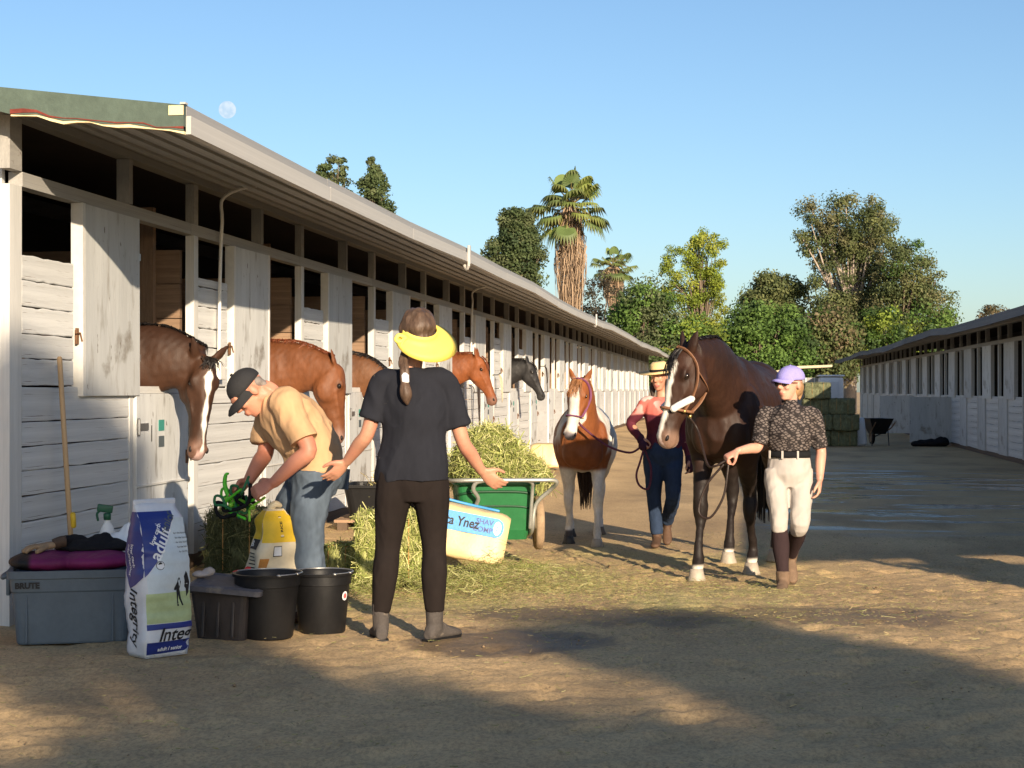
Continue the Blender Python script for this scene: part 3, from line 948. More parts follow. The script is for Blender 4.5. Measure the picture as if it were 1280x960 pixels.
def head_geo(mb, c, f, u, s=1.0, neck=None, neckr=.055):
    """skull, jaw, nose, ears; c centre of head, f face direction, u up"""
    f = nrm(f); u = np.asarray(u, float); u = nrm(u - f * (u @ f)); x = np.cross(f, u)
    A = np.array([x, f, u])
    P = lambda a, b, e: c + (x * a + f * b + u * e) * s
    mb.sphere(P(0, -.012, .028), np.array((.076, .096, .092)) * s, 18, 14, A)
    mb.ell([(P(0, .02, .06), x * .066 * s, f * .078 * s), (P(0, .024, .02), x * .067 * s, f * .076 * s), (P(0, .026, -.03), x * .061 * s, f * .070 * s), (P(0, .034, -.075), x * .047 * s, f * .058 * s), (P(0, .044, -.108), x * .030 * s, f * .040 * s)], 16, 4)
    mb.ell([(P(0, .094, .030), x * .010 * s, f * .012 * s), (P(0, .106, .005), x * .012 * s, f * .014 * s), (P(0, .114, -.018), x * .017 * s, f * .016 * s), (P(0, .100, -.030), x * .014 * s, f * .012 * s)], 10, 3)
    mb.tube([P(-.045, .078, .040), P(0, .096, .038), P(.045, .078, .040)], .012 * s, 8)      # brow
    for q in (-1, 1):
        mb.sphere(P(q * .040, .078, -.018), np.array((.022, .018, .018)) * s, 10, 8, A)          # cheek bone
        mb.sphere(P(q * .077, -.012, -.002), np.array((.012, .022, .034)) * s, 10, 8, A)        # ear
    mb.tube([P(-.022, .093, -.056), P(0, .102, -.054), P(.022, .093, -.056)], .0085 * s, 8)    # lips
    mb.tube([P(-.018, .091, -.068), P(0, .099, -.068), P(.018, .091, -.068)], .0085 * s, 8)
    if neck is not None:
        mb.tube([neck, (neck + P(0, -.02, -.07)) / 2, P(0, -.012, -.03)], [neckr * 1.15, neckr, neckr], 14)
    return P, A

SKIN = np.array((.52, .27, .17)); SKIN2 = np.array((.46, .20, .13))
def skin_col(base=SKIN, red=SKIN2, P=None, amt=.35, mouth=True):
    def f(co):
        c = mixc(base[None], red[None], .4 + amt * wav(co, 18))
        if P is not None and mouth:
            m = np.linalg.norm((co - P(0, .098, -.061)) * V(.6, 1, 1.4), axis=1)
            c = mixc(c, np.array((.38, .12, .10))[None], sstep(.022, .012, m))
        return c
    return f

def eyes(T, P, A, s=1.0):
    for q in (-1, 1):
        e = MB(); e.sphere(P(q * .030, .081, .012), np.array((.013, .010, .007)) * s, 10, 8, A); e.build('eye', mat('eye_white', (.55, .52, .5), .3, .05, 5, 0), T, True)
        e = MB(); e.sphere(P(q * .030, .0885, .012), np.array((.006, .004, .006)) * s, 10, 8, A); e.build('iris', MATS['eye'], T, True)

def torso_secs(pel, chest, neck, sx_h, sx_s, f_h, f_s, w=(.165, .135, .16, .165, .10), dp=(.115, .10, .118, .095, .06), g=0.0):
    """sections from crotch to neck base; w half widths at hip, waist, chest, shoulder line, neck root"""
    sp = [pel + (chest - pel) * k for k in (-.30, 0.0, .45, .85)] + [neck * .55 + chest * .45, neck * .9 + chest * .1]
    up = nrm(chest - pel)
    ws = (w[0] * .80,) + tuple(w); ds = (dp[0] * .85,) + tuple(dp)
    out = []
    for i, c in enumerate(sp):
        k = min(1, max(0, (i - 1) / 3))
        sx = nrm(sx_h * (1 - k) + sx_s * k); ff = nrm(f_h * (1 - k) + f_s * k)
        out.append((c, sx * (ws[i] + g), ff * (ds[i] + g)))
    return out

def wrinkle(amp=.004, sc=14, st=(1, 1, .45), off=0):
    """soft cloth folds: long creases plus smaller ones"""
    st = np.array(st)
    def f(co, no):
        a = wav(co * st, sc * 2.4, 6, off); b = wav(co * st, sc * 5.0, 8, off + 5); c = wav(co, sc * 1.1, 6, off + 9)
        return amp * ((.55 - np.abs(a)) * .8 + (.5 - np.abs(b)) * .35 * (c > -.5) + .5 * c)
    return f

def boot(mb, ankle, toe, h=.10, L=.25, r=.046, sole=True):
    """ankle joint point (about .09 above ground) and horizontal toe direction"""
    t = nrm(V(toe[0], toe[1], toe[2] if len(toe) > 2 else 0)); up = nrm(V(0, 0, 1) - t * t[2]); sx = np.cross(t, up)
    a = ankle
    heel = a - t * .06 - up * .075
    secs = [(heel + up * .012, sx * .026, up * .022), (heel + t * .03 + up * .030, sx * .036, up * .048), (heel + t * .09 + up * .035, sx * .036, up * .052), (heel + t * .15 + up * .020, sx * .044, up * .037),
            (heel + t * .21 + up * .010, sx * .046, up * .027), (heel + t * .25 + up * .006, sx * .036, up * .020), (heel + t * .268 + up * .004, sx * .014, up * .010)]
    mb.ell(secs, 14, 4)
    mb.tube([a - up * .04, a + up * .02, a + up * h], [r * .95, r, r * 1.08], 14, round_ends=False)
    return heel
def sole_geo(mb, ankle, toe, th=.018):
    t = nrm(V(toe[0], toe[1], toe[2] if len(toe) > 2 else 0)); up = nrm(V(0, 0, 1) - t * t[2]); sx = np.cross(t, up)
    heel = ankle - t * .06 - up * .075
    prof = [(-.012, .028), (.02, .036), (.07, .034), (.12, .038), (.18, .046), (.23, .042), (.265, .022)]
    top = [heel + t * p + sx * w for p, w in prof] + [heel + t * p - sx * w for p, w in reversed(prof)]
    rg = [np.array(top) - up * .004, np.array(top) - up * th]
    mb.rings(rg)
    mb.box(heel + t * .022 - up * (th + .005), (.001, .001, .001))

def frame_at(x, y, t, z):
    pass
# ------------------------------------------------------------------ the horses of this yard
def blaze_star(top, w0, w1, w2):
    def f(s):
        return np.where((s > top) & (s < .66), np.interp(s, [top, top + .05, .25, .42, .58, .66], [0, w0, w1, w1 * .9, w2, w2]), -1)
    return f

h1, p1 = horse('horse', 'dark brown horse with white blaze hanging its head low from its half door', (-4.76, 11.10, 0), 0, 1.05,
    (1.135, -.03, 1.415), (-.02, -.16, -.98), (.72, -.70, -.02), make_coat((.055, .023, .011), (.022, .011, .008), muzzle=(.16, .085, .06), blaze=blaze_star(.07, .028, .013, .014), pink=(.45, .30, .27)),
    neck_mid=(.83, 0, 1.42), mane='hair_black', mane_side=1, mane_len=.8, ears=((.75, .0), (.55, .45)), voxel=.011, fl=.10, group='horses looking out of their boxes')
h2, p2 = horse('horse', 'bright chestnut horse with red mane, head hanging behind the bending man', (-4.62, 14.22, 0), 0, 1.04,
    (1.167, .0, 1.42), (.06, .03, -1), (.88, .42, .05), make_coat((.165, .058, .022), (.10, .034, .013), muzzle=(.20, .11, .08)),
    neck_mid=(.84, 0, 1.41), mane='hair_red', mane_side=-1, mane_len=.38, ears=((.2, -.25), (.2, -.25)), voxel=.012, forelock=False, group='horses looking out of their boxes')
h3, p3 = horse('horse', 'bay horse with black mane, head hidden behind the woman in the yellow visor', (-4.72, 17.30, 0), 0, 1.03,
    (1.154, 0, 1.28), (.25, 0, -.97), (.97, 0, .25), make_coat((.15, .063, .026), (.085, .036, .018)),
    neck_mid=(.83, 0, 1.37), mane='hair_black', mane_side=-1, mane_len=.45, voxel=.014, group='horses looking out of their boxes')
h4, p4 = horse('horse', 'red chestnut horse in profile stretching its muzzle towards the heaped hay', (-4.82, 23.35, 0), 0, 1.06,
    (1.18, 0, 1.63), (.38, 0, -.93), (.93, 0, .38), make_coat((.215, .066, .020), (.135, .039, .014), muzzle=(.17, .085, .06)),
    neck_mid=(.86, 0, 1.48), mane='hair_red', mane_side=-1, mane_len=.5, ears=((.2, .2), (.2, .2)), voxel=.014, group='horses looking out of their boxes')
h5, p5 = horse('horse', 'black horse with its head out of a box further along the row', (-4.86, 29.45, 0), 0, 1.06,
    (1.18, 0, 1.65), (.42, 0, -.9), (.9, 0, .42), make_coat((.022, .021, .022), (.012, .012, .013), muzzle=(.03, .03, .03)),
    neck_mid=(.86, 0, 1.51), mane='hair_black', mane_side=-1, mane_len=.6, ears=((.2, .2), (.2, .2)), voxel=.016, group='horses looking out of their boxes')

def pinto_coat(co, s, nn, ss, ish, pose):
    n = wav(co, 4.5); n2 = wav(co, 14, off=7)
    red = mixc(np.array((.25, .085, .024))[None], np.array((.15, .045, .016))[None], .5 + .3 * n)
    white = mixc(np.array((.62, .58, .52))[None], np.array((.50, .46, .40))[None], .4 + .3 * n2)
    x, y, z = co.T
    # body: white barrel and saddle patch, red-brown chest and neck front
    lowf = sstep(.0, .12, x - .02 + .10 * n2) * sstep(1.16, 1.02, z + .08 * n)  # lower front red; also paints in the shade between the legs
    chest = sstep(-.05, .05, (x - .30) + .09 * n - 1.6 * np.maximum(np.abs(y + .03) - .15, 0)) * sstep(.74, .82, z + .07 * n2 + .25 * np.abs(y))
    patch = sstep(.1, .2, wav(co * V(1, 1, .8), 3.1, off=9) - .25) * (x < .2)
    c = mixc(white, red, np.maximum(np.maximum(chest, patch), lowf * sstep(.74, .84, z + .10 * n2)) * (1 - ish))
    neckup = sstep(1.35, 1.5, z + .1 * n) * sstep(.3, .45, x)
    crest = sstep(-.02, .03, .055 - np.abs(y - .0))
    c = mixc(c, red, neckup * (1 - ish))
    c = mixc(c, white, sstep(.86, .80, z + .05 * n) * (1 - ish))
    c = mixc(c, np.array((.06, .05, .045))[None], sstep(.17, .14, z) * (np.abs(x - .4) < .3) * (y < 0) * (1 - ish))
    head = red * 1.15
    wd = np.interp(s, [.04, .09, .2, .36, .5, .62], [0, .032, .050, .056, .085, .12]) + .004 * n2
    head = mixc(head, white, sstep(.006, -.006, np.abs(ss) - wd) * (s > .04))
    head = mixc(head, np.array((.16, .14, .15))[None], sstep(.545, .60, s + .012 * n2))
    return mixc(c, head, ish)
ph, pp = horse('pony', 'brown and white pinto pony facing the yard, led by the woman in the straw hat', (-1.43, 15.86, float(ground_z(-1.4, 15.8))), R(-86), .83,
    (.88, -.03, 1.83), (.22, -.17, -.96), (.90, -.30, .20), pinto_coat, legs=dict(fl=.20, fr=-.14, hl=-.10, hr=.22), mane='hair_mix', mane_side=1, mane_len=.9, tail='hair_brown',
    ears=((.35, .25), (.45, .2)), hoofs=['hoof_pale', 'hoof_dark', 'hoof', 'hoof_dark'], voxel=.013, mane_n=700)
ph.scale = (.83, .91, .83)
bh, bp = horse('horse', 'tall dark bay horse with white blaze and fleece noseband, beside the woman in lilac cap', (-.02, 13.30, -.16), R(-100), 1.07,
    (1.14, -.14, 1.60), (.13, -.24, -.96), (.62, -.77, .12), make_coat((.042, .017, .009), (.013, .0075, .0065), muzzle=(.20, .12, .085), blaze=blaze_star(.04, .042, .034, .030), legs_dark=(.014, .010, .009), socks=.112, pink=(.45, .32, .28)),
    legs=dict(fl=-.34, fr=.20, hl=-.05, hr=.25), neck_mid=(.80, -.02, 1.50), mane='hair_black', mane_side=-1, mane_len=.6, tail='hair_black', ears=((.30, .15), (.30, .15)),
    hoofs=['hoof_pale', 'hoof_pale', 'hoof_pale', 'hoof_pale'], voxel=.011, neck_w=1.08)

HEADP = [(-.035, -.055, .05, .045), (.02, -.06, .10, .085), (.10, -.083, .135, .098), (.17, -.093, .145, .100), (.24, -.092, .138, .090), (.32, -.080, .113, .074), (.40, -.066, .088, .062), (.48, -.056, .077, .058), (.55, -.055, .076, .063), (.66, -.06, .06, .05)]
def head_pt(pose, s, ang, g=.008):
    o, h, w = (np.interp(s, [r[0] for r in HEADP], [r[i] for r in HEADP]) for i in (1, 2, 3))
    return pose.poll + pose.d * s + pose.n * (o + (h + g) * math.cos(ang)) + pose.s * ((w + g) * math.sin(ang))
mat('fleece', (.72, .70, .66), .95, .12, 30, .6, 90)
mat('purple_web', (.16, .05, .11), .7, .2, 20, .2, 80)
mat('rope_purple', (.10, .025, .05), .8, .25, 30, .4, 120)
mat('brass', (.55, .40, .16), .35, .1, 20, .05, 40, metal=.9)
def halter(T, pose, m, fleece=None, wd=.013):
    HT = link('halter', None, None, T)
    def strap(pts, r=wd, mm=m, nm='strap', flat=.35):
        q = MB(); q.tube(pts, r, 10, 3, flat=flat); q.build(nm, MATS[mm], HT, True)
    nose = [head_pt(pose, .385 + .012 * math.cos(a), a, .010) for a in np.linspace(0, 2 * math.pi, 25)]
    strap(nose, wd * 1.05, m, 'noseband', .6)
    if fleece:
        for q in (-1, 1):
            strap([head_pt(pose, .395 - .085 * k, q * (1.0 + .62 * k), .022) for k in np.linspace(0, 1.2, 7)], .027, fleece, 'fleece_pad', .9)
    for q in (-1, 1):
        strap([head_pt(pose, .385, q * 1.75, .010), head_pt(pose, .28, q * 1.75, .012), head_pt(pose, .16, q * 1.62, .02), head_pt(pose, .06, q * 1.55, .012), head_pt(pose, -.005, q * .9, .02), head_pt(pose, -.02, 0, .035)])
        strap([head_pt(pose, .10, q * 1.6, .014), head_pt(pose, .17, q * 2.2, .012), head_pt(pose, .20, q * 2.9, .012), head_pt(pose, .20, math.pi, .012)], wd * .8)
        q2 = MB(); q2.sphere(head_pt(pose, .385, q * 1.75, .02), .013, 8, 6); q2.build('ring', MATS['brass'], HT, True)
    strap([head_pt(pose, .385, math.pi, .012), head_pt(pose, .29, math.pi, .018), head_pt(pose, .20, math.pi, .012)])
    q2 = MB(); q2.sphere(head_pt(pose, .40, math.pi, .025), .016, 8, 6); q2.build('ring', MATS['brass'], HT, True)
mat('leather_tan', (.20, .095, .05), .5, .2, 12, .15, 60)
halter(bh, bp, 'leather_tan', 'fleece', .017)
halter(ph, pp, 'purple_web')
bpy.context.view_layer.update()
def wpt(T, p):
    return np.array(T.matrix_world @ Vector(p))

# ------------------------------------------------------------------ the people
def place(x, y, z):
    return (x, y, z), -math.atan2(x, y)

def person_visor():
    loc, rz = place(-1.66, 8.42, 0)
    T = thing('person', 'woman in black T-shirt and yellow visor standing with arms held out', 'person', loc, rz)
    X, F = V(1, 0, 0), V(-.08, 1, 0)
    pel, che, nek = V(.03, 0, .90), V(.035, 0, 1.22), V(.015, .02, 1.405)
    hc = V(.045, .03, 1.572); hf = nrm((-.25, .95, -.05)); hu = V(.08, .0, 1)
    sh = [V(-.125, 0, 1.325), V(.195, 0, 1.32)]
    el = [V(-.205, .0, 1.055), V(.285, .02, 1.01)]
    wr = [V(-.315, .13, .905), V(.385, .13, .855)]
    mb = MB()
    mb.ell(torso_secs(pel, che, nek, X, X, F, F, (.128, .110, .13, .115, .050), (.10, .085, .10, .075, .05)), 20, 4)
    P, A = head_geo(mb, hc, hf, hu, .96, nek + V(0, 0, -.02), .052)
    for i in (0, 1):
        mb.tube([sh[i] + V((.06, -.06)[i], 0, -.01), sh[i], sh[i] * .5 + el[i] * .5, el[i], el[i] * .6 + wr[i] * .4, wr[i]], [.040, .040, .042, .037, .038, .025], 14, 4)
    hand(mb, wr[0], nrm((-.55, .15, -.55)), nrm((-.4, .8, .55)), -1, .22, .1, .98, .12)
    hand(mb, wr[1], nrm((.75, .15, -.62)), nrm((.2, .9, .35)), 1, .28, .3, .98, .10)
    hip = [V(-.065, 0, .86), V(.115, 0, .86)]; kn = [V(-.10, .02, .47), V(.135, .02, .47)]; an = [V(-.135, 0, .10), V(.138, 0, .10)]
    for i in (0, 1):
        mb.tube([hip[i], hip[i] * .5 + kn[i] * .5, kn[i], kn[i] * .6 + an[i] * .4 + V(0, -.02, 0), an[i]], [.08, .07, .05, .05, .035], 12, 4)
    blob('body', mb, .0065, MATS['skin'], T, 3, .5, skin_col(np.array((.50, .25, .16)), np.array((.44, .18, .12)), P))
    eyes(T, P, A, .96)
    # clothes
    q = MB()
    q.ell([(pel + V(0, 0, -.085), X * .190, F * .140)] + torso_secs(pel, che, nek, X, X, F, F, (.184, .158, .172, .155, .070), (.135, .122, .135, .100, .060), .004)[1:], 24, 4)
    for i in (0, 1):
        e = sh[i] * .28 + el[i] * .72
        q.tube([sh[i] + V((.09, -.09)[i], 0, .0), sh[i] + V((.01, -.01)[i], 0, .0), sh[i] * .6 + e * .4, e + (e - sh[i]) * .02], [.070, .064, .063, .066], 16, 4, round_ends=False)
        q.tube([e - nrm(el[i] - sh[i]) * .014, e + (e - sh[i]) * .02], [.069, .070], 16, round_ends=False)
    blob('t_shirt', q, .008, fabric('tee_black', (.017, .018, .024), spots=[((.10, .085, .065), .70, 16, (1, 1, 1), .05)]), T, 4, .5, None, wrinkle(.014, 9, (1, 1, .6)))
    q = MB()
    q.ell([(pel + V(0, 0, -.19), X * .120, F * .095), (pel + V(0, 0, -.10), X * .168, F * .122), (pel + V(0, 0, -.02), X * .166, F * .120), (pel + V(0, 0, .06), X * .165, F * .122)], 20, 4)
    for i in (0, 1):
        q.tube([hip[i] + V((.01, -.01)[i], 0, .02), hip[i] + V(0, 0, -.10), hip[i] * .5 + kn[i] * .5, kn[i] + V(0, .0, .0), kn[i] * .65 + an[i] * .35 + V(0, -.025, 0), an[i] + V(0, 0, .05)], [.098, .10, .088, .063, .066, .048], 16, 4, round_ends=False)
    blob('riding_tights', q, .008, fabric('tights', (.016, .012, .011), spots=[((.10, .085, .07), .73, 10, (1, 1, 1), .06)]), T, 4, .5, None, wrinkle(.0035, 14))
    for i, toe in ((0, (-.12, 1, 0)), (1, (.62, .78, 0))):
        q = MB(); boot(q, an[i] + V(0, 0, -.006), toe, .10, .25, .044)
        blob('ankle_boot', q, .006, mat('suede', (.062, .053, .048), .85, .25, 14, .3, 60, spots=[((.15, .125, .10), .60, 18, (1, 1, 1), .1)]), T, 3, .5, None, wrinkle(.0025, 22))
        q = MB(); sole_geo(q, an[i] + V(0, 0, -.006), toe); q.build('boot_sole', MATS['black_rubber'], T, fix=True)
    # hair, braid, visor
    HM = mat('hair_woman', (.085, .052, .034), .5, .45, 18, .4, 60, (1, 1, .3), spots=[((.22, .17, .13), .58, 14, (1, 1, .4), .15)])
    q = MB(); q.sphere(P(0, -.020, .030), np.array((.087, .101, .099)), 22, 16, A); q.sphere(P(.01, -.06, -.03), (.065, .05, .07), 16, 12, A); q.sphere(P(-.055, -.05, -.05), (.035, .035, .06), 12, 10, A)
    blob('hair', q, .008, HM, T, 2, .5, None, lambda c, n: .0035 * wav(c * V(1, 1, .25), 110) + .004 * wav(c, 45))
    bp0 = [P(-.055, -.075, -.06), V(-.02, -.085, 1.44), V(-.015, -.125, 1.385), V(-.012, -.138, 1.335)]
    br = catmull(np.array(bp0), 8)
    q = MB()
    for i in range(0, len(br), 2):
        for s_ in (-1, 1):
            q.sphere(br[i] + V(.010 * s_, 0, .006 * s_), (.016, .015, .020), 10, 8)
    q.tube([V(-.012, -.138, 1.33), V(-.012, -.145, 1.29), V(-.006, -.147, 1.245), V(-.002, -.145, 1.205)], [.016, .027, .028, .008], 12)
    blob('braid', q, .006, HM, T, 1, .5, None, lambda c, n: .002 * wav(c * V(1, 1, .3), 90))
    q = MB(); q.tube([V(-.012, -.138, 1.352), V(-.012, -.140, 1.318)], .021, 14); q.build('hair_tie', MATS['ink_white'], T, True)
    VM = mat('visor_yellow', (.86, .66, .12), .6, .05, 10, .15, 90)
    up = nrm((.20, -.58, .79)); bdir = nrm(V(.84, -.54, 0) - up * (V(.84, -.54, 0) @ up)); bs = np.cross(up, bdir)
    cz = P(0.0, -.028, -.012)
    q = MB(); na = 40; prof = []
    rings_o = []
    for k, (dr, dz) in enumerate(((0, .050), (.003, .030), (.006, .012), (.035, .004), (.075, -.008), (.122, -.026))):
        row = []
        for a in np.linspace(-2.15, 2.15, na):
            w = np.clip(math.cos(a / 2.15 * math.pi / 2), 0, 1) ** .55
            r = .094 + (dr if k < 3 else .010 + (dr - .010) * w)
            zz = dz if k < 3 else .012 + (dz - .012) * w
            row.append(cz + (bdir * math.cos(a) + bs * math.sin(a)) * r + up * (zz - (0.010 if k == 0 and abs(a) > 1.9 else 0)))
        rings_o.append(row)
    g = np.array(rings_o); K = len(g)
    off = np.array([nrm(V(*(x - cz))) for x in g.reshape(-1, 3)]).reshape(g.shape) * -.004
    vs = np.concatenate([g.reshape(-1, 3), (g + off).reshape(-1, 3)])
    fs = []
    M_ = K * na
    for i in range(K - 1):
        for j in range(na - 1):
            a = i * na + j
            fs += [(a, a + 1, a + 1 + na, a + na), (M_ + a, M_ + a + na, M_ + a + 1 + na, M_ + a + 1)]
    for j in range(na - 1):
        fs += [(j, M_ + j, M_ + j + 1, j + 1), ((K - 1) * na + j, (K - 1) * na + j + 1, M_ + (K - 1) * na + j + 1, M_ + (K - 1) * na + j)]
    for i in range(K - 1):
        fs += [(i * na, i * na + na, M_ + i * na + na, M_ + i * na), (i * na + na - 1, M_ + i * na + na - 1, M_ + i * na + 2 * na - 1, i * na + 2 * na - 1)]
    q.add(vs, fs); q.build('visor', VM, T, True, fix=True)
    q = MB(); b = cz + (bdir * math.cos(-1.75) + bs * math.sin(-1.75)) * .10 + up * .02
    q.tube([b, b + V(-.035, -.01, .012), b + V(-.05, -.015, -.012), b + V(-.025, -.012, -.022), b], .007, 8, flat=1.6); q.tube([b, b + V(-.02, -.02, -.03), b + V(-.03, -.02, -.05)], .006, 8)
    q.build('visor_bow', VM, T, True)
    return T

def person_man():
    loc, rz = place(-2.35, 9.07, 0)
    T = thing('person', 'man in tan T-shirt, jeans and dark cap bending over tangled straps', 'person', loc, rz)
    F = nrm((-.95, -.28, 0)); S = V(-F[1], F[0], 0)          # S: his left is -S.. (towards the yard)
    up = V(0, 0, 1)
    Sx = nrm(np.cross(up, F))                                # his left
    pel, che, nek = V(.03, 0, .87), V(-.085, -.02, 1.13), V(-.215, -.03, 1.275)
    tilt = nrm(che - pel)
    Fs = nrm(F - tilt * (F @ tilt))
    hc = V(-.315, -.05, 1.262); hf = nrm((-.62, -.18, -.76)); hu = nrm((-.66, -.05, .70))
    sh = [V(-.115, -.20, 1.205), V(-.20, .15, 1.20)]; el = [V(.005, -.27, .955), V(-.235, .12, .93)]; wr = [V(-.185, -.23, .775), V(-.325, -.02, .775)]
    mb = MB()
    mb.ell(torso_secs(pel, che, nek, Sx, Sx, F, Fs, (.14, .135, .14, .115, .055), (.11, .12, .115, .08, .05)), 20, 4)
    P, A = head_geo(mb, hc, hf, hu, 1.02, nek, .064)
    for i in (0, 1):
        mb.tube([sh[i], sh[i] * .5 + el[i] * .5, el[i], el[i] * .65 + wr[i] * .35, wr[i]], [.042, .048, .047, .046, .031], 14, 4)
    hand(mb, wr[0], nrm((-.9, .05, -.42)), nrm((-.2, .75, -.6)), -1, .75, .7, 1.08, .04)
    hand(mb, wr[1], nrm((-.75, -.25, -.6)), nrm((-.3, -.6, -.75)), 1, .55, .5, 1.08, .06)
    hip = [V(.02, -.09, .84), V(-.01, .09, .84)]; kn = [V(.0, -.10, .47), V(-.13, .09, .47)]; an = [V(.03, -.11, .10), V(-.06, .10, .10)]
    for i in (0, 1):
        mb.tube([hip[i], hip[i] * .5 + kn[i] * .5, kn[i], kn[i] * .6 + an[i] * .4, an[i]], [.085, .075, .055, .052, .04], 12, 4)
    blob('body', mb, .0065, MATS['skin'], T, 3, .5, skin_col(np.array((.54, .24, .155)), np.array((.46, .17, .11)), P))
    eyes(T, P, A, 1.02)
    q = MB()
    q.ell([(pel + V(.0, 0, -.045), Sx * .205, F * .182)] + torso_secs(pel + V(0, 0, .03), che, nek, Sx, Sx, F, Fs, (.182, .19, .195, .185, .088), (.155, .178, .168, .122, .074), .004)[1:], 24, 4)
    for i in (0, 1):
        e = sh[i] * .18 + el[i] * .82
        q.tube([sh[i] + Sx * (-.07, .07)[i], sh[i], sh[i] * .55 + e * .45, e], [.084, .080, .080, .084], 16, 4, round_ends=False)
        q.tube([e - nrm(el[i] - sh[i]) * .016, e], [.088, .089], 16, round_ends=False)
    blob('t_shirt', q, .008, fabric('tee_tan', (.50, .315, .175), .08), T, 4, .5, None, wrinkle(.017, 8, (1, 1, .7), 3))
    q = MB()
    q.ell([(pel + V(0, 0, -.17), Sx * .13, F * .12), (pel + V(0, 0, -.08), Sx * .185, F * .155), (pel + V(-.005, 0, .0), Sx * .170, F * .145), (pel + V(-.01, 0, .05), Sx * .150, F * .13)], 20, 4)
    for i in (0, 1):
        q.tube([hip[i], hip[i] + V(0, 0, -.10), hip[i] * .5 + kn[i] * .5, kn[i], kn[i] * .55 + an[i] * .45, an[i] + V(0, 0, -.04)], [.115, .118, .105, .092, .088, .084], 16, 4, round_ends=False)
    blob('jeans', q, .008, fabric('denim', (.092, .120, .158), .24, .6, 11, spots=[((.17, .21, .25), .56, 5, (1, 1, .5), .2)]), T, 4, .5, None, wrinkle(.009, 9, (1, 1, 1.5), 6))
    for sd_ in (1, -1):
        pc = pel + V(.0, 0, -.085) - F * .150 + Sx * .075 * sd_
        q = MB(); q.rbox(pc, (.010, .105, .115), (0, R(-6), math.atan2(F[1], F[0]) + .32 * sd_), .004); q.build('back_pocket', MATS['denim'], T)
    for i in (0, 1):
        q = MB(); boot(q, an[i], (-.9, -.3, 0), .08, .27, .045); blob('boot', q, .008, mat('boot_brown', (.09, .05, .03), .7, .2, 15, .2, 50), T, 3)
    # cap
    CM = mat('cap_black', (.020, .020, .022), .85, .15, 15, .25, 120)
    q = MB(); q.sphere(P(0, -.010, .050), (.090, .108, .086), 22, 14, A); c = q
    vs = c.v[0]; loc_ = (vs - P(0, -.010, .030)) @ A.T
    vs = vs - np.where(loc_[:, 2] < 0, loc_[:, 2], 0)[:, None] * A[2]
    c.v[0] = vs
    x, f, u = A
    bill = []
    for r_, dz in ((.0, .0), (.35, .004), (.7, 0), (1, -.012)):
        row = []
        for a in np.linspace(-1.25, 1.25, 15):
            base = P(math.sin(a) * .088, -.010 + math.cos(a) * .106, .034)
            tip = P(math.sin(a) * .082, -.010 + math.cos(a) * .106 + .075 * math.cos(a * .9) ** .5 if abs(a) < 1.25 else 0, .022 - .020 * abs(math.sin(a)))
            row.append(base * (1 - r_) + tip * r_ + u * dz)
        bill.append(row)
    g = np.array(bill); K, na = g.shape[:2]; b0 = c.n
    fs = [(i * na + j, i * na + j + 1, i * na + j + 1 + na, i * na + j + na) for i in range(K - 1) for j in range(na - 1)]
    c.add(g.reshape(-1, 3), fs); c.add(g.reshape(-1, 3) - u * .006, [t[::-1] for t in fs])
    c.sphere(P(0, -.010, .138), (.010, .010, .006), 8, 6, A)
    c.build('cap', CM, T, True)
    q = MB(); q.sphere(P(0, -.075, -.02), (.062, .03, .045), 12, 8, A); q.sphere(P(.0, -.06, .01), (.08, .045, .04), 12, 8, A)
    blob('hair', q, .008, mat('hair_grey', (.20, .17, .15), .7, .3, 30, .3, 90), T, 1)
    return T

def cap_mesh(T, P, A, m, s=1.0, tilt=0.0):
    x, f, u = A
    q = MB(); q.sphere(P(0, -.012, .046), np.array((.094, .114, .094)) * s, 22, 14, A)
    vs = q.v[0]; lc = (vs - P(0, -.012, .034)) @ A.T
    q.v[0] = vs - np.where(lc[:, 2] < 0, lc[:, 2], 0)[:, None] * A[2]
    g = []
    for r_ in (0, .35, .7, 1):
        row = []
        for a in np.linspace(-1.2, 1.2, 15):
            ext = .078 * max(0, math.cos(a * .95)) ** .5
            row.append(P(math.sin(a) * (.094 - .010 * r_), -.012 + math.cos(a) * .114 + ext * r_, .046 - .008 * r_ - .026 * r_ * abs(math.sin(a)) ** 1.5 + .006 * math.sin(r_ * 3.14)))
        g.append(row)
    g = np.array(g); K, na = g.shape[:2]
    fs = [(i * na + j, i * na + j + 1, i * na + j + 1 + na, i * na + j + na) for i in range(K - 1) for j in range(na - 1)]
    q.add(g.reshape(-1, 3), fs); q.add(g.reshape(-1, 3) - u * .006, [t[::-1] for t in fs])
    q.sphere(P(0, -.012, .141), (.009, .009, .006), 8, 6, A)
    return q.build('cap', m, T, True)

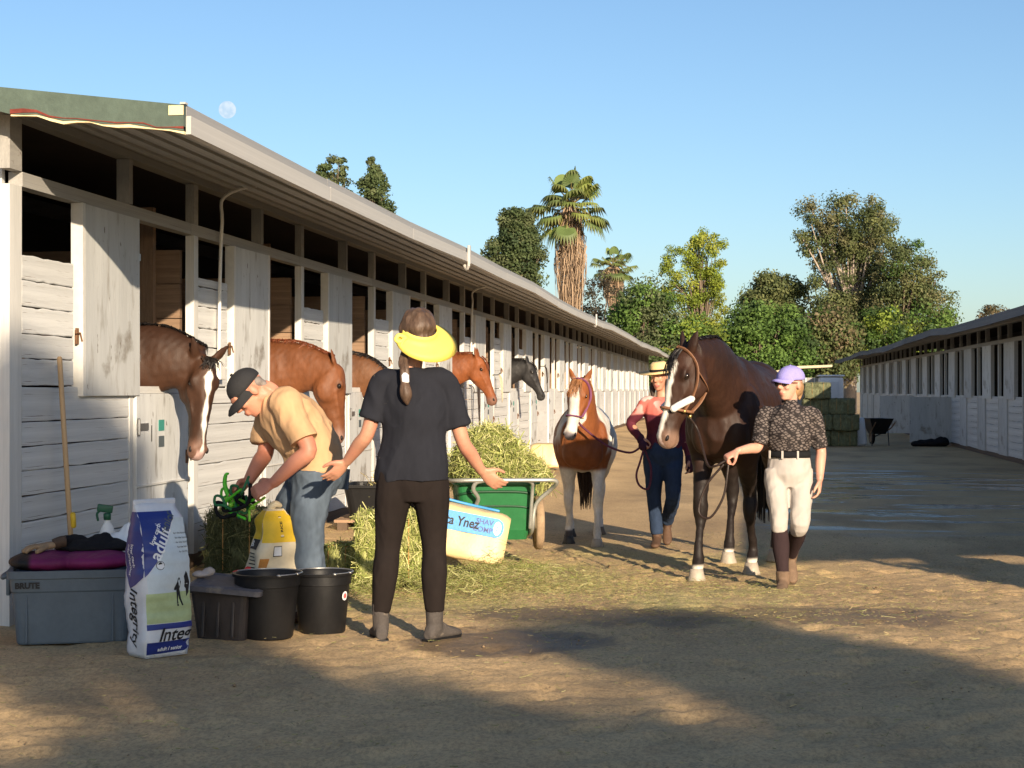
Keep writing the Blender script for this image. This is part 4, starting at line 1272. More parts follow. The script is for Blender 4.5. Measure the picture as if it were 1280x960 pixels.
def person_lilac():
    loc, rz = place(.37, 12.2, -.16)
    T = thing('person', 'woman in lilac cap, patterned dark shirt and cream breeches leading the bay horse', 'person', loc, rz)
    X, F = V(1, 0, 0), nrm((-.18, -1, 0))
    S = nrm((.98, -.18, 0))
    pel, che, nek = V(.005, 0, .92), V(.01, 0, 1.17), V(.005, -.005, 1.355)
    hc = V(.012, -.03, 1.475); hf = nrm((-.66, -.75, -.04)); hu = V(0, 0, 1)
    sh = [V(-.165, .0, 1.255), V(.178, -.02, 1.255)]
    el = [V(-.215, -.06, 1.03), V(.232, .03, 1.005)]
    wr = [V(-.355, -.24, 1.005), V(.222, -.06, .80)]
    mb = MB()
    mb.ell(torso_secs(pel, che, nek, S, S, F, F, (.128, .110, .13, .115, .050), (.10, .085, .10, .075, .05)), 20, 4)
    P, A = head_geo(mb, hc, hf, hu, .97, nek + V(0, .01, -.03), .050)
    for i in (0, 1):
        mb.tube([sh[i], sh[i] * .5 + el[i] * .5, el[i], el[i] * .65 + wr[i] * .35, wr[i]], [.036, .038, .037, .037, .025], 14, 4)
    hand(mb, wr[0], nrm((-.8, -.35, -.45)), nrm((.15, .4, -.9)), 1, 1.15, .9, .98, .03)
    hand(mb, wr[1], nrm((-.05, -.12, -1)), nrm((-.9, .1, .1)), -1, .5, .3, .98, .04)
    hip = [V(-.085, -.01, .87), V(.09, .01, .87)]; kn = [V(-.065, -.10, .505), V(.085, -.10, .485)]; an = [V(-.035, -.13, .10), V(.02, .26, .225)]
    for i in (0, 1):
        mb.tube([hip[i], hip[i] * .5 + kn[i] * .5, kn[i], kn[i] * .6 + an[i] * .4, an[i]], [.050, .055, .045, .040, .030], 12, 4)
    blob('body', mb, .0065, MATS['skin'], T, 3, .5, skin_col(np.array((.60, .34, .24)), np.array((.56, .26, .19)), P))
    eyes(T, P, A, .97)
    # patterned shirt
    m = bpy.data.materials.new('shirt_pattern'); m.use_nodes = True; nt = m.node_tree; N = nt.nodes; L = nt.links; b = N['Principled BSDF']
    tc = N.new('ShaderNodeTexCoord'); mp = N.new('ShaderNodeMapping'); mp.inputs['Rotation'].default_value = (0, R(35), R(20)); mp.inputs['Scale'].default_value = (1, .3, 1.7)
    L.new(tc.outputs['Object'], mp.inputs[0])
    vo = N.new('ShaderNodeTexVoronoi'); vo.feature = 'DISTANCE_TO_EDGE'; vo.inputs['Scale'].default_value = 34; vo.inputs['Randomness'].default_value = .6; L.new(mp.outputs[0], vo.inputs['Vector'])
    cr = N.new('ShaderNodeValToRGB'); cr.color_ramp.elements[0].position = .10; cr.color_ramp.elements[0].color = (.022, .018, .018, 1); cr.color_ramp.elements[1].position = .22; cr.color_ramp.elements[1].color = (.15, .125, .115, 1)
    L.new(vo.outputs['Distance'], cr.inputs[0]); L.new(cr.outputs[0], b.inputs['Base Color']); b.inputs['Roughness'].default_value = .8; b.inputs['Specular IOR Level'].default_value = .2
    MATS['shirt_pattern'] = m
    q = MB()
    tw = [(pel + V(0, 0, .083), S * .147, F * .115)] + torso_secs(pel, che, nek, S, S, F, F, (.168, .146, .168, .165, .066), (.125, .115, .135, .108, .066), .003)[2:]
    q.ell(tw, 24, 4)
    q.tube([nek + V(0, .01, -.05), nek + V(0, .0, .02)], [.066, .060], 16, round_ends=False)
    for i in (0, 1):
        e = sh[i] * .10 + el[i] * .90
        q.tube([sh[i] + V((.07, -.07)[i], 0, 0), sh[i], sh[i] * .5 + e * .5, e], [.062, .058, .056, .058], 16, 4, round_ends=False)
    blob('shirt', q, .0075, m, T, 4, .5, None, wrinkle(.009, 11, (1, 1, .7)))
    q = MB(); q.ell([(pel + V(0, 0, .035), S * .156, F * .124), (pel + V(0, 0, .080), S * .153, F * .121)], 28, 2); q.build('belt', MATS['black_cloth'], T, True)
    q = MB()
    for a in (-.9, -.15, .55):
        c = pel + V(0, 0, .056) + S * .158 * math.sin(a) + F * .126 * math.cos(a); q.rbox(c, (.016, .012, .058), (0, 0, a), .003)
    q.build('belt_loop', fabric('breeches', (.42, .385, .355), .05), T)
    BR = MATS['breeches']
    q = MB()
    q.ell([(pel + V(0, 0, -.18), S * .12, F * .10), (pel + V(0, 0, -.09), S * .158, F * .122), (pel + V(0, 0, -.01), S * .155, F * .122), (pel + V(0, 0, .045), S * .146, F * .115)], 20, 4)
    for i in (0, 1):
        low = kn[i] * .82 + an[i] * .18
        q.tube([hip[i] + V(0, 0, .0), hip[i] + V(0, -.01, -.10), hip[i] * .5 + kn[i] * .5, kn[i] + V(0, -.005, 0), low], [.086, .088, .080, .065, .060], 16, 4, round_ends=False)
    blob('riding_breeches', q, .008, BR, T, 4, .5, None, wrinkle(.010, 9, (1, 1, 1.1), 2))
    for i, toe in ((0, (-.10, -1, 0)), (1, (.05, -.78, -.62))):
        q = MB(); q.tube([kn[i] * .85 + an[i] * .15, kn[i] * .55 + an[i] * .45 + V(0, .015, 0), kn[i] * .25 + an[i] * .75, an[i]], [.058, .062, .047, .043], 16, 4, round_ends=False)
        blob('long_sock', q, .008, fabric('sock_dark', (.035, .022, .024), .1, .2, 60), T, 2)
        q = MB(); boot(q, an[i], toe, .055, .25, .050)
        blob('boot', q, .006, mat('boot_tan', (.165, .108, .070), .8, .25, 14, .3, 50), T, 3, .5, None, wrinkle(.002, 25))
        q = MB(); sole_geo(q, an[i], toe); q.build('boot_sole', mat('sole_tan', (.12, .085, .06), .8, .2, 14, .2, 50), T, fix=True)
    cap_mesh(T, P, A, mat('cap_lilac', (.30, .27, .60), .85, .10, 15, .25, 120), 1.0)
    v, f = text_pts('R', .035, 0, .001)
    q = MB(); q.add([P(.0 - a * -1 * 1.0, .0, .0) * 0 + P(a, -.012 + .114 * math.sqrt(max(.0, 1 - (a / .094) ** 2 - ((bb + .038) / .094) ** 2)) + .002, .046 + bb + .038) for a, bb, _ in v], f); q.build('cap_emblem', MATS['ink_white'], T)
    # sunglasses
    q = MB()
    for s_ in (-1, 1):
        q.ell([(P(s_ * .032, .090, .010), A[0] * .027, A[2] * .019), (P(s_ * .033, .100, .010), A[0] * .026, A[2] * .018)], 14, 1)
        q.tube([P(s_ * .057, .088, .018), P(s_ * .074, .045, .016), P(s_ * .080, -.01, .012)], .0035, 8)
    q.tube([P(-.008, .098, .015), P(.008, .098, .015)], .004, 8, smooth=False)
    q.build('sunglasses', mat('lens_dark', (.02, .010, .010), .15, .05, 5, 0, spec=.6), T, True)
    q = MB(); q.sphere(P(0, -.05, -.02), (.076, .06, .075), 16, 12, A); q.tube([P(.0, -.09, -.02), P(.01, -.11, -.06), P(.0, -.10, -.11)], [.03, .032, .012], 12)
    blob('hair', q, .007, mat('hair_fair', (.34, .20, .10), .5, .35, 18, .4, 70, (1, 1, .3)), T, 2)
    T['lead_hand'] = list(wr[0] + nrm((-.8, -.35, -.45)) * .09)
    return T, wr[0] + nrm((-.8, -.35, -.45)) * .085 + V(.0, .01, -.03)

def person_straw():
    loc, rz = place(-.66, 15.45, float(ground_z(-.6, 15.4)))
    T = thing('person', 'woman in straw hat, pink top with maroon sleeves and blue jeans leading the pinto', 'person', loc, rz)
    S, F = V(1, 0, 0), V(.0, -1, 0)
    pel, che, nek = V(.0, 0, .92), V(.005, 0, 1.20), V(-.01, -.01, 1.39)
    hc = V(-.035, -.03, 1.545); hf = nrm((-.35, -.93, -.12)); hu = V(-.06, 0, 1)
    sh = [V(-.155, 0, 1.315), V(.165, 0, 1.31)]; el = [V(-.30, .04, 1.12), V(.195, .05, 1.03)]; wr = [V(-.205, -.10, .99), V(.235, -.02, .80)]
    mb = MB()
    mb.ell(torso_secs(pel, che, nek, S, S, F, F, (.128, .110, .13, .115, .050), (.10, .085, .10, .075, .05)), 20, 4)
    P, A = head_geo(mb, hc, hf, hu, .97, nek + V(0, .01, -.02), .050)
    for i in (0, 1):
        mb.tube([sh[i], sh[i] * .5 + el[i] * .5, el[i], el[i] * .65 + wr[i] * .35, wr[i]], [.036, .038, .037, .037, .025], 14, 4)
    hand(mb, wr[0], nrm((.25, -.5, -.75)), nrm((.6, .6, -.2)), 1, 1.1, .8, .98, .03); hand(mb, wr[1], nrm((.1, -.15, -1)), nrm((-.9, .1, .1)), -1, .6, .3, .98, .04)
    hip = [V(-.085, 0, .87), V(.085, 0, .87)]; kn = [V(-.085, -.06, .47), V(.085, -.12, .46)]; an = [V(-.06, -.08, .10), V(.035, .22, .20)]
    for i in (0, 1):
        mb.tube([hip[i], hip[i] * .5 + kn[i] * .5, kn[i], kn[i] * .6 + an[i] * .4, an[i]], [.065, .058, .045, .042, .03], 12, 4)
    blob('body', mb, .008, MATS['skin'], T, 3, .5, skin_col(P=P))
    eyes(T, P, A, .97)
    def topcol(co):
        pink = np.array((.62, .15, .12)); light = np.array((.62, .42, .38)); mar = np.array((.10, .018, .030))
        c = mixc(pink[None], light[None], sstep(.0, .10, -co[:, 0]) * sstep(1.15, 1.3, co[:, 2]) * (.5 + .5 * np.sign(wav(co, 40))))
        return mixc(c, mar[None], sstep(1.21, 1.19, co[:, 2] + .02 * wav(co, 8)))
    q = MB()
    q.ell(torso_secs(pel, che, nek, S, S, F, F, (.172, .150, .170, .168, .080), (.125, .115, .135, .108, .066), .003), 24, 4)
    for i in (0, 1):
        q.tube([sh[i] + V((.07, -.07)[i], 0, 0), sh[i], sh[i] * .5 + el[i] * .5, el[i], wr[i]], [.066, .062, .052, .045, .034], 16, 4, round_ends=False)
    blob('long_sleeve_top', q, .009, mat('top_pink', rough=.8, attr=True, var=.08, bump=.25, bscale=30, spec=.2), T, 4, .5, topcol, wrinkle(.005, 11))
    q = MB()
    q.ell([(pel + V(0, 0, -.18), S * .12, F * .10), (pel + V(0, 0, -.09), S * .180, F * .135), (pel + V(0, 0, -.01), S * .174, F * .130), (pel + V(0, 0, .05), S * .160, F * .122)], 20, 4)
    for i in (0, 1):
        q.tube([hip[i], hip[i] + V(0, 0, -.10), hip[i] * .5 + kn[i] * .5, kn[i], kn[i] * .6 + an[i] * .4, an[i] * 1.0 + V(0, 0, .02)], [.100, .102, .088, .068, .064, .056], 16, 4, round_ends=False)
    blob('jeans', q, .009, fabric('denim_dark', (.028, .045, .085), .2, .4, 20, spots=[((.16, .24, .30), .66, 3, (1, 1, .6), .1)]), T, 4, .5, None, wrinkle(.006, 11, (1, 1, 1.3)))
    for i, toe in ((0, (-.1, -1, 0)), (1, (.0, -.75, -.66))):
        q = MB(); boot(q, an[i], toe, .07, .25, .046); blob('boot', q, .008, mat('boot_brown', (.09, .05, .03)), T, 3)
    for i in (0, 1):
        q = MB(); d_ = nrm((.25, -.5, -.75)) if i == 0 else nrm((.1, -.15, -1)); q.tube([wr[i] - d_ * .03, wr[i] + d_ * .03], [.036, .040], 12); q.sphere(wr[i] + d_ * .075, (.044, .04, .050), 12, 8)
        blob('glove', q, .008, fabric('glove_purple', (.05, .02, .035), .15), T, 2)
    q = MB(); q.lathe([(.200, .058), (.195, .050), (.115, .058), (.088, .062), (.086, .095), (.080, .135), (.055, .155), (.002, .150)], 28)
    v = q.verts(); q.v = [np.array([P(a, b + .0, c) + A[1] * (-.01) + A[2] * (.25 * abs(a) ** 2 * 4 * .2) for a, b, c in v])]
    q.build('straw_hat', mat('straw_hat', (.66, .50, .24), .8, .12, 40, .4, 120), T, True)
    q = MB(); q.lathe([(.0905, .066), (.0895, .088)], 28, cap=False); v = q.verts(); q.v = [np.array([P(a, b - .01, c) for a, b, c in v])]
    q.build('hat_band', MATS['black_cloth'], T, True)
    q = MB(); q.sphere(P(0, -.03, .02), (.082, .09, .085), 16, 12, A)
    for s_ in (-1, 1): q.tube([P(s_ * .07, -.02, -.02), P(s_ * .08, .0, -.10), P(s_ * .075, .03, -.17)], [.03, .03, .012], 12)
    blob('hair', q, .008, mat('hair_dark', (.03, .018, .013), .5, .3, 20, .3, 70), T, 2)
    return T, wr[0] + nrm((.25, -.5, -.75)) * .08

w1 = person_visor()
man = person_man()
w4, lead4 = person_lilac()
w3, lead3 = person_straw()
del w4['lead_hand']
bpy.context.view_layer.update()

# lead ropes (held, so things of their own)
a = wpt(bh, head_pt(bp, .41, math.pi, .03)); h = wpt(w4, lead4)
ch = wpt(bh, (.62, -.10, 1.02))
q = MB()
q.tube([a, a + V(.06, .02, -.10), (a * .45 + h * .55) + V(-.02, -.03, -.16), h + V(-.08, .0, -.035), h, h + V(.0, -.02, -.10), h + V(-.03, -.02, -.26), h + V(-.12, -.01, -.40), h + V(-.20, .02, -.36), h + V(-.15, .03, -.18), h + V(-.02, .02, -.02)], .0085, 8, 6)
o = q.build('lead_rope', MATS['leather_dark'], None, True)
tag(o, 'dark leather lead looped from the bay horse to the lilac-capped woman\'s hand', 'lead rope')
a = wpt(ph, head_pt(pp, .41, math.pi, .03)); h = wpt(w3, lead3)
q = MB()
q.tube([a, a + V(.07, -.03, -.07), a * .55 + h * .45 + V(0, 0, -.12), h + V(-.12, 0, -.06), h, h + V(-.02, -.02, -.12), h + V(-.06, -.02, -.26), h + V(-.03, -.01, -.36), h + V(.05, 0, -.38), h + V(.07, .02, -.2), h + V(.01, .01, -.02)], .010, 8, 6)
o = q.build('lead_rope', MATS['rope_purple'], None, True)
tag(o, 'purple lead rope hanging in a loop between the pinto and the straw-hatted woman', 'lead rope')
# ================================================================== yard things
def local_text(parent, body, size, fn, m, nm='lettering', shear=0, bold=0, rot=0, sx=1):
    """text mesh mapped through fn(u,v)->point"""
    v, f = text_pts(body, size, shear, bold)
    c, s = math.cos(rot), math.sin(rot)
    q = MB(); q.add([fn((a * sx * c - b * s), (a * sx * s + b * c)) for a, b, _ in v], f)
    return q.build(nm, MATS[m], parent)

# ---- feed bags
def bag_surface(a, b, H, top_a, top_b, crumple=.006, seed=0, bulge=.25, lean=(0, 0), bottom=.9):
    def prof(v):
        k = np.interp(v, [0, .06, .2, .7, .9, .97, 1], [bottom, .98, 1.03, 1, .55 + .45 * top_b, top_b, top_b])
        A_ = np.interp(v, [0, .05, .5, .9, 1], [a * .95, a, a * 1.03, (a + top_a) / 2, top_a])
        return A_, b * k
    def pt(side, h, v, off=0.0):
        A_, B_ = prof(v)
        bl = bulge * (1 - abs(h) ** 2.4) * np.interp(v, [0, .1, .5, .85, 1], [.1, .6, 1, .6, 0])
        if side == 'front': p = V(h * A_, -B_ * (1 + bl), v * H); n = V(.35 * h, -1, 0)
        elif side == 'back': p = V(-h * A_, B_ * (1 + bl), v * H); n = V(0, 1, 0)
        elif side == 'left': p = V(-A_ * (1 + bl * .35), -h * B_, v * H); n = V(-1, -.3 * h, 0)
        else: p = V(A_ * (1 + bl * .35), h * B_, v * H); n = V(1, 0, 0)
        p[0] += lean[0] * v * v; p[1] += lean[1] * v * v
        d = crumple * float(wav(p[None] * V(1, 1, .9), 26, 8, seed)[0]) + crumple * .7 * float(wav(p[None] * V(.5, .5, 2.0), 40, 6, seed + 3)[0])
        if v < .01: d = 0
        return p + nrm(n) * (d + off)
    return pt
def bag_body(pt, m, T, nv=34):
    hs = np.linspace(-1, 1, 11)[:-1]; hs2 = np.linspace(-1, 1, 7)[:-1]
    rg = []
    for v in np.linspace(0, 1, nv):
        rg.append([pt('front', h, v) for h in hs] + [pt('right', h, v) for h in hs2] + [pt('back', h, v) for h in hs] + [pt('left', h, v) for h in hs2])
    q = MB(); q.rings(rg); return q.build('sack', m, T, True, fix=True)
def bag_patch(pt, side, T, m, v0, v1, left, right, nm, nv=16, nh=10, off=.0018):
    q = MB(); rows = []
    for v in np.linspace(v0, v1, nv):
        l, r = left(v), right(v)
        rows.append([pt(side, l + (r - l) * k / nh, v, off) for k in range(nh + 1)])
    g = np.array(rows).reshape(-1, 3); w = nh + 1
    q.add(g, [(i * w + j, i * w + j + 1, i * w + j + 1 + w, i * w + j + w) for i in range(nv - 1) for j in range(nh)])
    return q.build(nm, MATS[m], T, True)
mat('bag_white', (.62, .64, .68), .35, .06, 8, .15, 30, spec=.45)
mat('bag_blue', (.020, .035, .20), .35, .08, 8, .15, 30, spec=.45)
mat('bag_green', (.42, .50, .26), .4, .15, 6, .15, 30, spec=.4)
mat('bag_sky', (.55, .62, .66), .4, .08, 6, .15, 30, spec=.4)
mat('bag_cream', (.70, .60, .42), .55, .08, 8, .15, 30)
mat('bag_yellow', (.72, .47, .03), .5, .08, 8, .15, 30)
mat('bag_orange', (.45, .20, .05), .5, .2, 30, .15, 30)

def feed_bag():
    loc, rz = place(-2.765, 7.82, 0)
    T = thing('feed_bag', 'tall white, blue and green feed bag standing beside the grey tote', 'feed bag', loc, rz + R(33))
    pt = bag_surface(.122, .082, .735, .112, .10, .006, 0, lean=(-.012, .02))
    bag_body(pt, MATS['bag_white'], T)
    one = lambda v: 1.0
    # white top fold
    bag_patch(pt, 'front', T, 'bag_blue', .53, .945, lambda v: -1, lambda v: np.interp(v, [.53, .60, .75, .88, .945], [-.98, -.60, .05, .45, .62]), 'blue_panel', 22)
    bag_patch(pt, 'left', T, 'bag_blue', .45, .945, lambda v: np.interp(v, [.45, .55, .945], [-.35, -.9, -1]), lambda v: np.interp(v, [.45, .47, .53, .945], [-.25, .2, 1, 1]), 'blue_panel', 20, 8)
    bag_patch(pt, 'front', T, 'bag_green', .225, .42, lambda v: -.97, one, 'green_panel')
    bag_patch(pt, 'front', T, 'bag_sky', .422, .90, lambda v: np.interp(v, [.42, .53, .60, .75, .88, .90], [-.9, -.93, -.56, .09, .49, .56]), one, 'sky_panel', 22)
    bag_patch(pt, 'front', T, 'bag_blue', .185, .222, lambda v: -.98, one, 'blue_band', 4)
    bag_patch(pt, 'front', T, 'bag_blue', .012, .105, lambda v: -.98, one, 'blue_band', 8)
    H = .735
    fr = lambda u0, v0: (lambda x, y: pt('front', u0 + x / .122, v0 + y / H, .0038))
    lf = lambda u0, v0: (lambda x, y: pt('left', np.clip(u0 + x / .085, -1, 1), v0 + y / H, .0038))
    local_text(T, 'Integ', .088, fr(.18, .145), 'ink_black', shear=.35, bold=.0015)
    local_text(T, 'adult / senior', .026, fr(.05, .055), 'ink_white', bold=.0008)
    local_text(T, 'adult', .085, fr(-.22, .74), 'ink_white', rot=R(58), bold=.0015)
    local_text(T, 'low carb', .032, fr(-.40, .80), 'ink_white', rot=R(58), bold=.0008)
    local_text(T, 'senior', .060, fr(.22, .87), 'sticker_dark', rot=R(58), bold=.001, sx=.8)
    local_text(T, 'Integrity', .082, lf(.05, .27), 'ink_black', rot=R(-90), shear=.3, bold=.0012)
    local_text(T, 'adult/senior', .032, lf(-.35, .63), 'ink_white', rot=R(-90), bold=.0006)
    local_text(T, 'low carb', .032, lf(.05, .66), 'ink_white', rot=R(-90), bold=.0006)
    for i in range(5):
        local_text(T, 'for the horses'[:14 - i], .013, fr(.72, .80 - i * .030), 'ink_black')
    def shape(poly, u0, v0, m, nm, off=.003):
        q = MB(); q.add([pt('front', u0 + x / .122, v0 + y / H, off) for x, y in poly], [tuple(range(len(poly)))]); q.build(nm, MATS[m], T)
    ring = [(.021 * math.cos(a), .021 * math.sin(a)) for a in np.linspace(0, 6.28, 20, endpoint=False)]
    shape(ring, -.38, .60, 'ink_black', 'round_emblem', .0022); shape([(x * .86, y * .86) for x, y in ring], -.38, .60, 'ink_white', 'round_emblem'); shape([(x * .5, abs(y) * .6) for x, y in ring], -.38, .605, 'ink_black', 'round_emblem', .0034)
    man_ = [(-.006, .062), (.0, .070), (.006, .066), (.006, .056), (.011, .048), (.010, .012), (.016, -.03), (.026, -.066), (.018, -.068), (.006, -.032), (.002, -.012), (-.001, -.04), (.0, -.068), (-.009, -.068), (-.008, -.02), (-.010, .02), (-.022, .018), (-.022, .010), (-.010, .008), (-.010, .048)]
    shape(man_, .38, .42, 'ink_black', 'printed_figure')
    shape([(-.02, .05), (-.008, .075), (.004, .06), (.014, .02), (.012, -.03), (.0, -.05), (-.004, -.01), (-.014, .0), (-.018, .03)], .80, .45, 'ink_black', 'printed_figure')
    q = MB(); q.rbox((-.012, .02, .738), (.236, .020, .030), (0, 0, 0), .008); q.build('top_fold', MATS['bag_white'], T)
    return T
feed_bag()

def rice_bag():
    loc, rz = place(-2.50, 8.93, 0)
    T = thing('feed_bag', 'half empty yellow and cream paper feed bag rolled shut, behind the black buckets', 'feed bag', loc, rz + R(18))
    pt = bag_surface(.140, .085, .63, .048, .35, .012, 11, bottom=.95)
    def pt2(side, h, v, off=0.0):
        p = pt(side, h, v, off); k = np.interp(v, [0, .3, .5, .8, 1], [1, 1, .92, .84, 1.0]); p[0] *= k; return p
    bag_body(pt2, MATS['bag_cream'], T)
    bag_patch(pt2, 'front', T, 'bag_yellow', .72, .985, lambda v: -.98, lambda v: .98, 'yellow_panel', 16)
    bag_patch(pt2, 'left', T, 'bag_yellow', .74, .985, lambda v: -.98, lambda v: .98, 'yellow_panel', 14)
    bag_patch(pt2, 'left', T, 'bag_yellow', .08, .20, lambda v: -.9, lambda v: .9, 'yellow_panel', 6)
    bag_patch(pt2, 'front', T, 'bag_orange', .20, .585, lambda v: -.92, lambda v: np.interp(v, [.2, .585], [-.90, -.52]), 'picture_strip', 10, 4)
    H = .63
    fr = lambda u0, v0: (lambda x, y: pt2('front', u0 + x / .135, v0 + y / H, .004))
    lf = lambda u0, v0: (lambda x, y: pt2('left', np.clip(u0 + x / .10, -1, 1), v0 + y / H, .004))
    def shape(sd, poly, u0, v0, m, nm, off):
        q = MB(); w = .135 if sd == 'front' else .10
        q.add([pt2(sd, np.clip(u0 + x / w, -1, 1), v0 + y / H, off) for x, y in poly], [tuple(range(len(poly)))]); q.build(nm, MATS[m], T)
    rect = lambda a, b: [(-a, -b), (a, -b), (a, b), (-a, b)]
    shape('front', rect(.016, .055), .15, .85, 'ink_black', 'label_frame', .0025); shape('front', rect(.013, .052), .15, .85, 'bag_cream', 'label', .0034)
    local_text(T, 'RICE', .028, fr(.15, .85), 'ink_black', rot=R(90), bold=.001)
    shape('front', rect(.030, .028), -.15, .645, 'ink_black', 'label_frame', .0025); shape('front', rect(.026, .024), -.15, .645, 'ink_white', 'label', .0036)
    shape('left', rect(.06, .026), .1, .70, 'ink_black', 'label_frame', .0026); local_text(T, 'BRAN', .040, lf(.1, .70), 'ink_white', bold=.001)
    for i in range(6):
        shape('left', rect(.05 - .004 * (i % 2), .0028), 0, .62 - i * .03, 'ink_black', 'fine_print', .003)
    local_text(T, 'SWM', .045, fr(.50, .22), 'ink_black', rot=R(90))
    q = MB(); q.tube([(-.03, 0, .63), (0, -.01, .655), (.035, 0, .645)], [.016, .020, .012], 10); q.build('rolled_top', MATS['bag_cream'], T, True)
rice_bag()

# ---- grey tote and what lies on it
mat('tote_grey', (.085, .115, .145), .5, .12, 5, .12, 20, spec=.4, spots=[((.20, .20, .19), .70, 5, (1, 1, 2), .1)])
def tote():
    loc, rz = place(-3.375, 8.27, 0)
    T = thing('storage_tote', 'grey blue plastic tote heaped with a purple bag', 'tote', loc, rz + R(-3))
    w, d, h = .60, .43, .372
    q = MB()
    def ring(z, k, inner=0):
        ww, dd = (w / 2 - .03 * (1 - z / h)) * k - inner, (d / 2 - .025 * (1 - z / h)) * k - inner; r = .035
        pts = []
        for cx, cy, a0 in ((ww - r, -dd + r, -90), (ww - r, dd - r, 0), (-ww + r, dd - r, 90), (-ww + r, -dd + r, 180)):
            for a in np.linspace(a0, a0 + 90, 5): pts.append((cx + r * math.cos(R(a)), cy + r * math.sin(R(a)), z))
        return pts
    q.rings([ring(.003, .985), ring(.012, 1), ring(.16, 1), ring(.262, 1), ring(.270, 1.022), ring(.330, 1.022), ring(.334, 1.06), ring(h, 1.06), ring(h, 1.0, .012), ring(.02, .98, .012)])
    q.build('tub', MATS['tote_grey'], T, fix=True)
    for x in (-.22, .20):
        q = MB(); q.rbox((x, -d / 2 + .012, .13), (.012, .012, .24), b=.004); q.build('rib', MATS['tote_grey'], T)
    for s_ in (-1, 1):
        q = MB(); q.tube([(s_ * .30, -.08, .35), (s_ * .345, -.07, .33), (s_ * .345, .07, .33), (s_ * .30, .08, .35)], .013, 8); q.rbox((s_ * .318, 0, .285), (.02, .2, .09), b=.006); q.build('handle', MATS['tote_grey'], T, True)
    local_text(T, 'BRUTE', .040, lambda x, y: V(-.215 + x, -.2237 + (.0), .300 + y), 'ink_black', bold=.0022)
    return T
tt = tote()
bpy.context.view_layer.update()
def on_tote(x, y, z): return tuple(tt.matrix_world @ Vector((x, y, z)))
RZT = tt.rotation_euler[2]
def cloth_blob(name, label, cat, loc, rz, parts, m, vox=.010, amp=.010, sc=14, color=None, group=None):
    T = thing(name, label, cat, loc, rz, group)
    q = MB()
    for p in parts: q.sphere(p[0], p[1], 16, 12, None if len(p) < 3 else np.array(Euler(p[2]).to_matrix()).T)
    blob('fabric', q, vox, m, T, 2, .5, color, lambda c, n: amp * wav(c, sc) * .6 + amp * .4 * np.abs(wav(c * V(1, 1, .5), sc * 2.2, off=4)))
    return T
def purple_col(co):
    c = mixc(np.array((.16, .012, .085))[None], np.array((.09, .008, .05))[None], .5 + .4 * wav(co, 9))
    return mixc(c, np.array((.012, .012, .013))[None], np.maximum(sstep(-.19, -.22, co[:, 0]), sstep(.10, .12, co[:, 0] + .05 * wav(co, 9)) * sstep(-.02, .02, wav(co, 12, off=3))))
mat('purple_fabric', rough=.6, attr=True, var=.1, bump=.3, bscale=50, spec=.3)
cloth_blob('gear_bag', 'magenta and black fabric gear bag lying across the top of the tote', 'bag', on_tote(0, 0, .375), RZT, [((-.13, -.05, .03), (.19, .17, .052)), ((.10, -.05, .03), (.21, .17, .056)), ((0, .05, .03), (.24, .12, .052))], MATS['purple_fabric'], .009, .008, 12, purple_col)
cloth_blob('black_jacket', 'crumpled black jacket thrown over the gear bag on the tote', 'jacket', on_tote(.08, .03, .468), RZT, [((0, 0, 0), (.17, .11, .040)), ((.10, -.02, .0), (.12, .08, .035)), ((-.08, .02, .02), (.07, .06, .04)), ((.05, .0, .035), (.06, .05, .03))], MATS['black_cloth'], .009, .014, 18)
def glove():
    T = thing('work_glove', 'tan work glove with dark cuff lying on the gear bag', 'glove', on_tote(-.14, -.03, .468), RZT + R(12))
    q = MB(); q.rbox((0, 0, .012), (.10, .085, .035), (0, -.15, 0), .015)
    for i in range(4): q.tube([(-.04, -.033 + i * .022, .015), (-.08, -.036 + i * .024, .005), (-.115 + abs(i - 1.5) * .01, -.038 + i * .025, -.012)], .012, 8)
    q.tube([(.0, -.04, .01), (-.03, -.068, .0), (-.055, -.075, -.01)], .013, 8)
    blob('leather_hand', q, .006, mat('glove_tan', (.28, .19, .11), .85, .2, 20, .3, 60), T, 2)
    q = MB(); q.tube([(.04, 0, .02), (.075, 0, .030), (.10, 0, .032)], [.038, .042, .045], 14, round_ends=False, flat=.7); q.build('cuff', mat('cuff_brown', (.07, .045, .03), .85), T, True)
glove()
def spray_bottle():
    T = thing('spray_bottle', 'white spray bottle with green trigger head standing behind the tote', 'spray bottle', (-3.46, 8.95, 0), R(20))
    # stands on an upturned crate so that its head shows above the tote
    q = MB(); q.lathe([(.042, .001), (.045, .02), (.045, .13), (.035, .17), (.016, .20), (.014, .215)], 20, (0, 0, .345)); q.build('bottle', mat('bottle_white', (.66, .66, .64), .4, .06, 10, .05, 30), T, True)
    q = MB(); q.lathe([(.020, .212), (.021, .245), (.015, .25)], 16, (0, 0, .345)); q.rbox((-.012, 0, .345 + .275), (.085, .028, .042), (0, .15, 0), .006); q.tube([(-.04, 0, .61), (-.055, 0, .59), (-.050, 0, .555)], .007, 8)
    q.build('trigger_head', mat('trigger_green', (.015, .085, .045), .45), T, True)
    q = MB(); q.lathe([(.0458, .04), (.0458, .11)], 20, (0, 0, .345), cap=False); q.build('label_band', mat('label_yellow', (.62, .50, .12), .5), T, True)
    b = thing('crate', 'dark plastic crate hidden behind the tote under the spray bottle', 'crate', (-3.46, 8.95, 0), R(5))
    q = MB(); q.rbox((0, 0, .172), (.36, .28, .34), b=.012); q.build('crate_shell', MATS['black_rubber'], b)
spray_bottle()
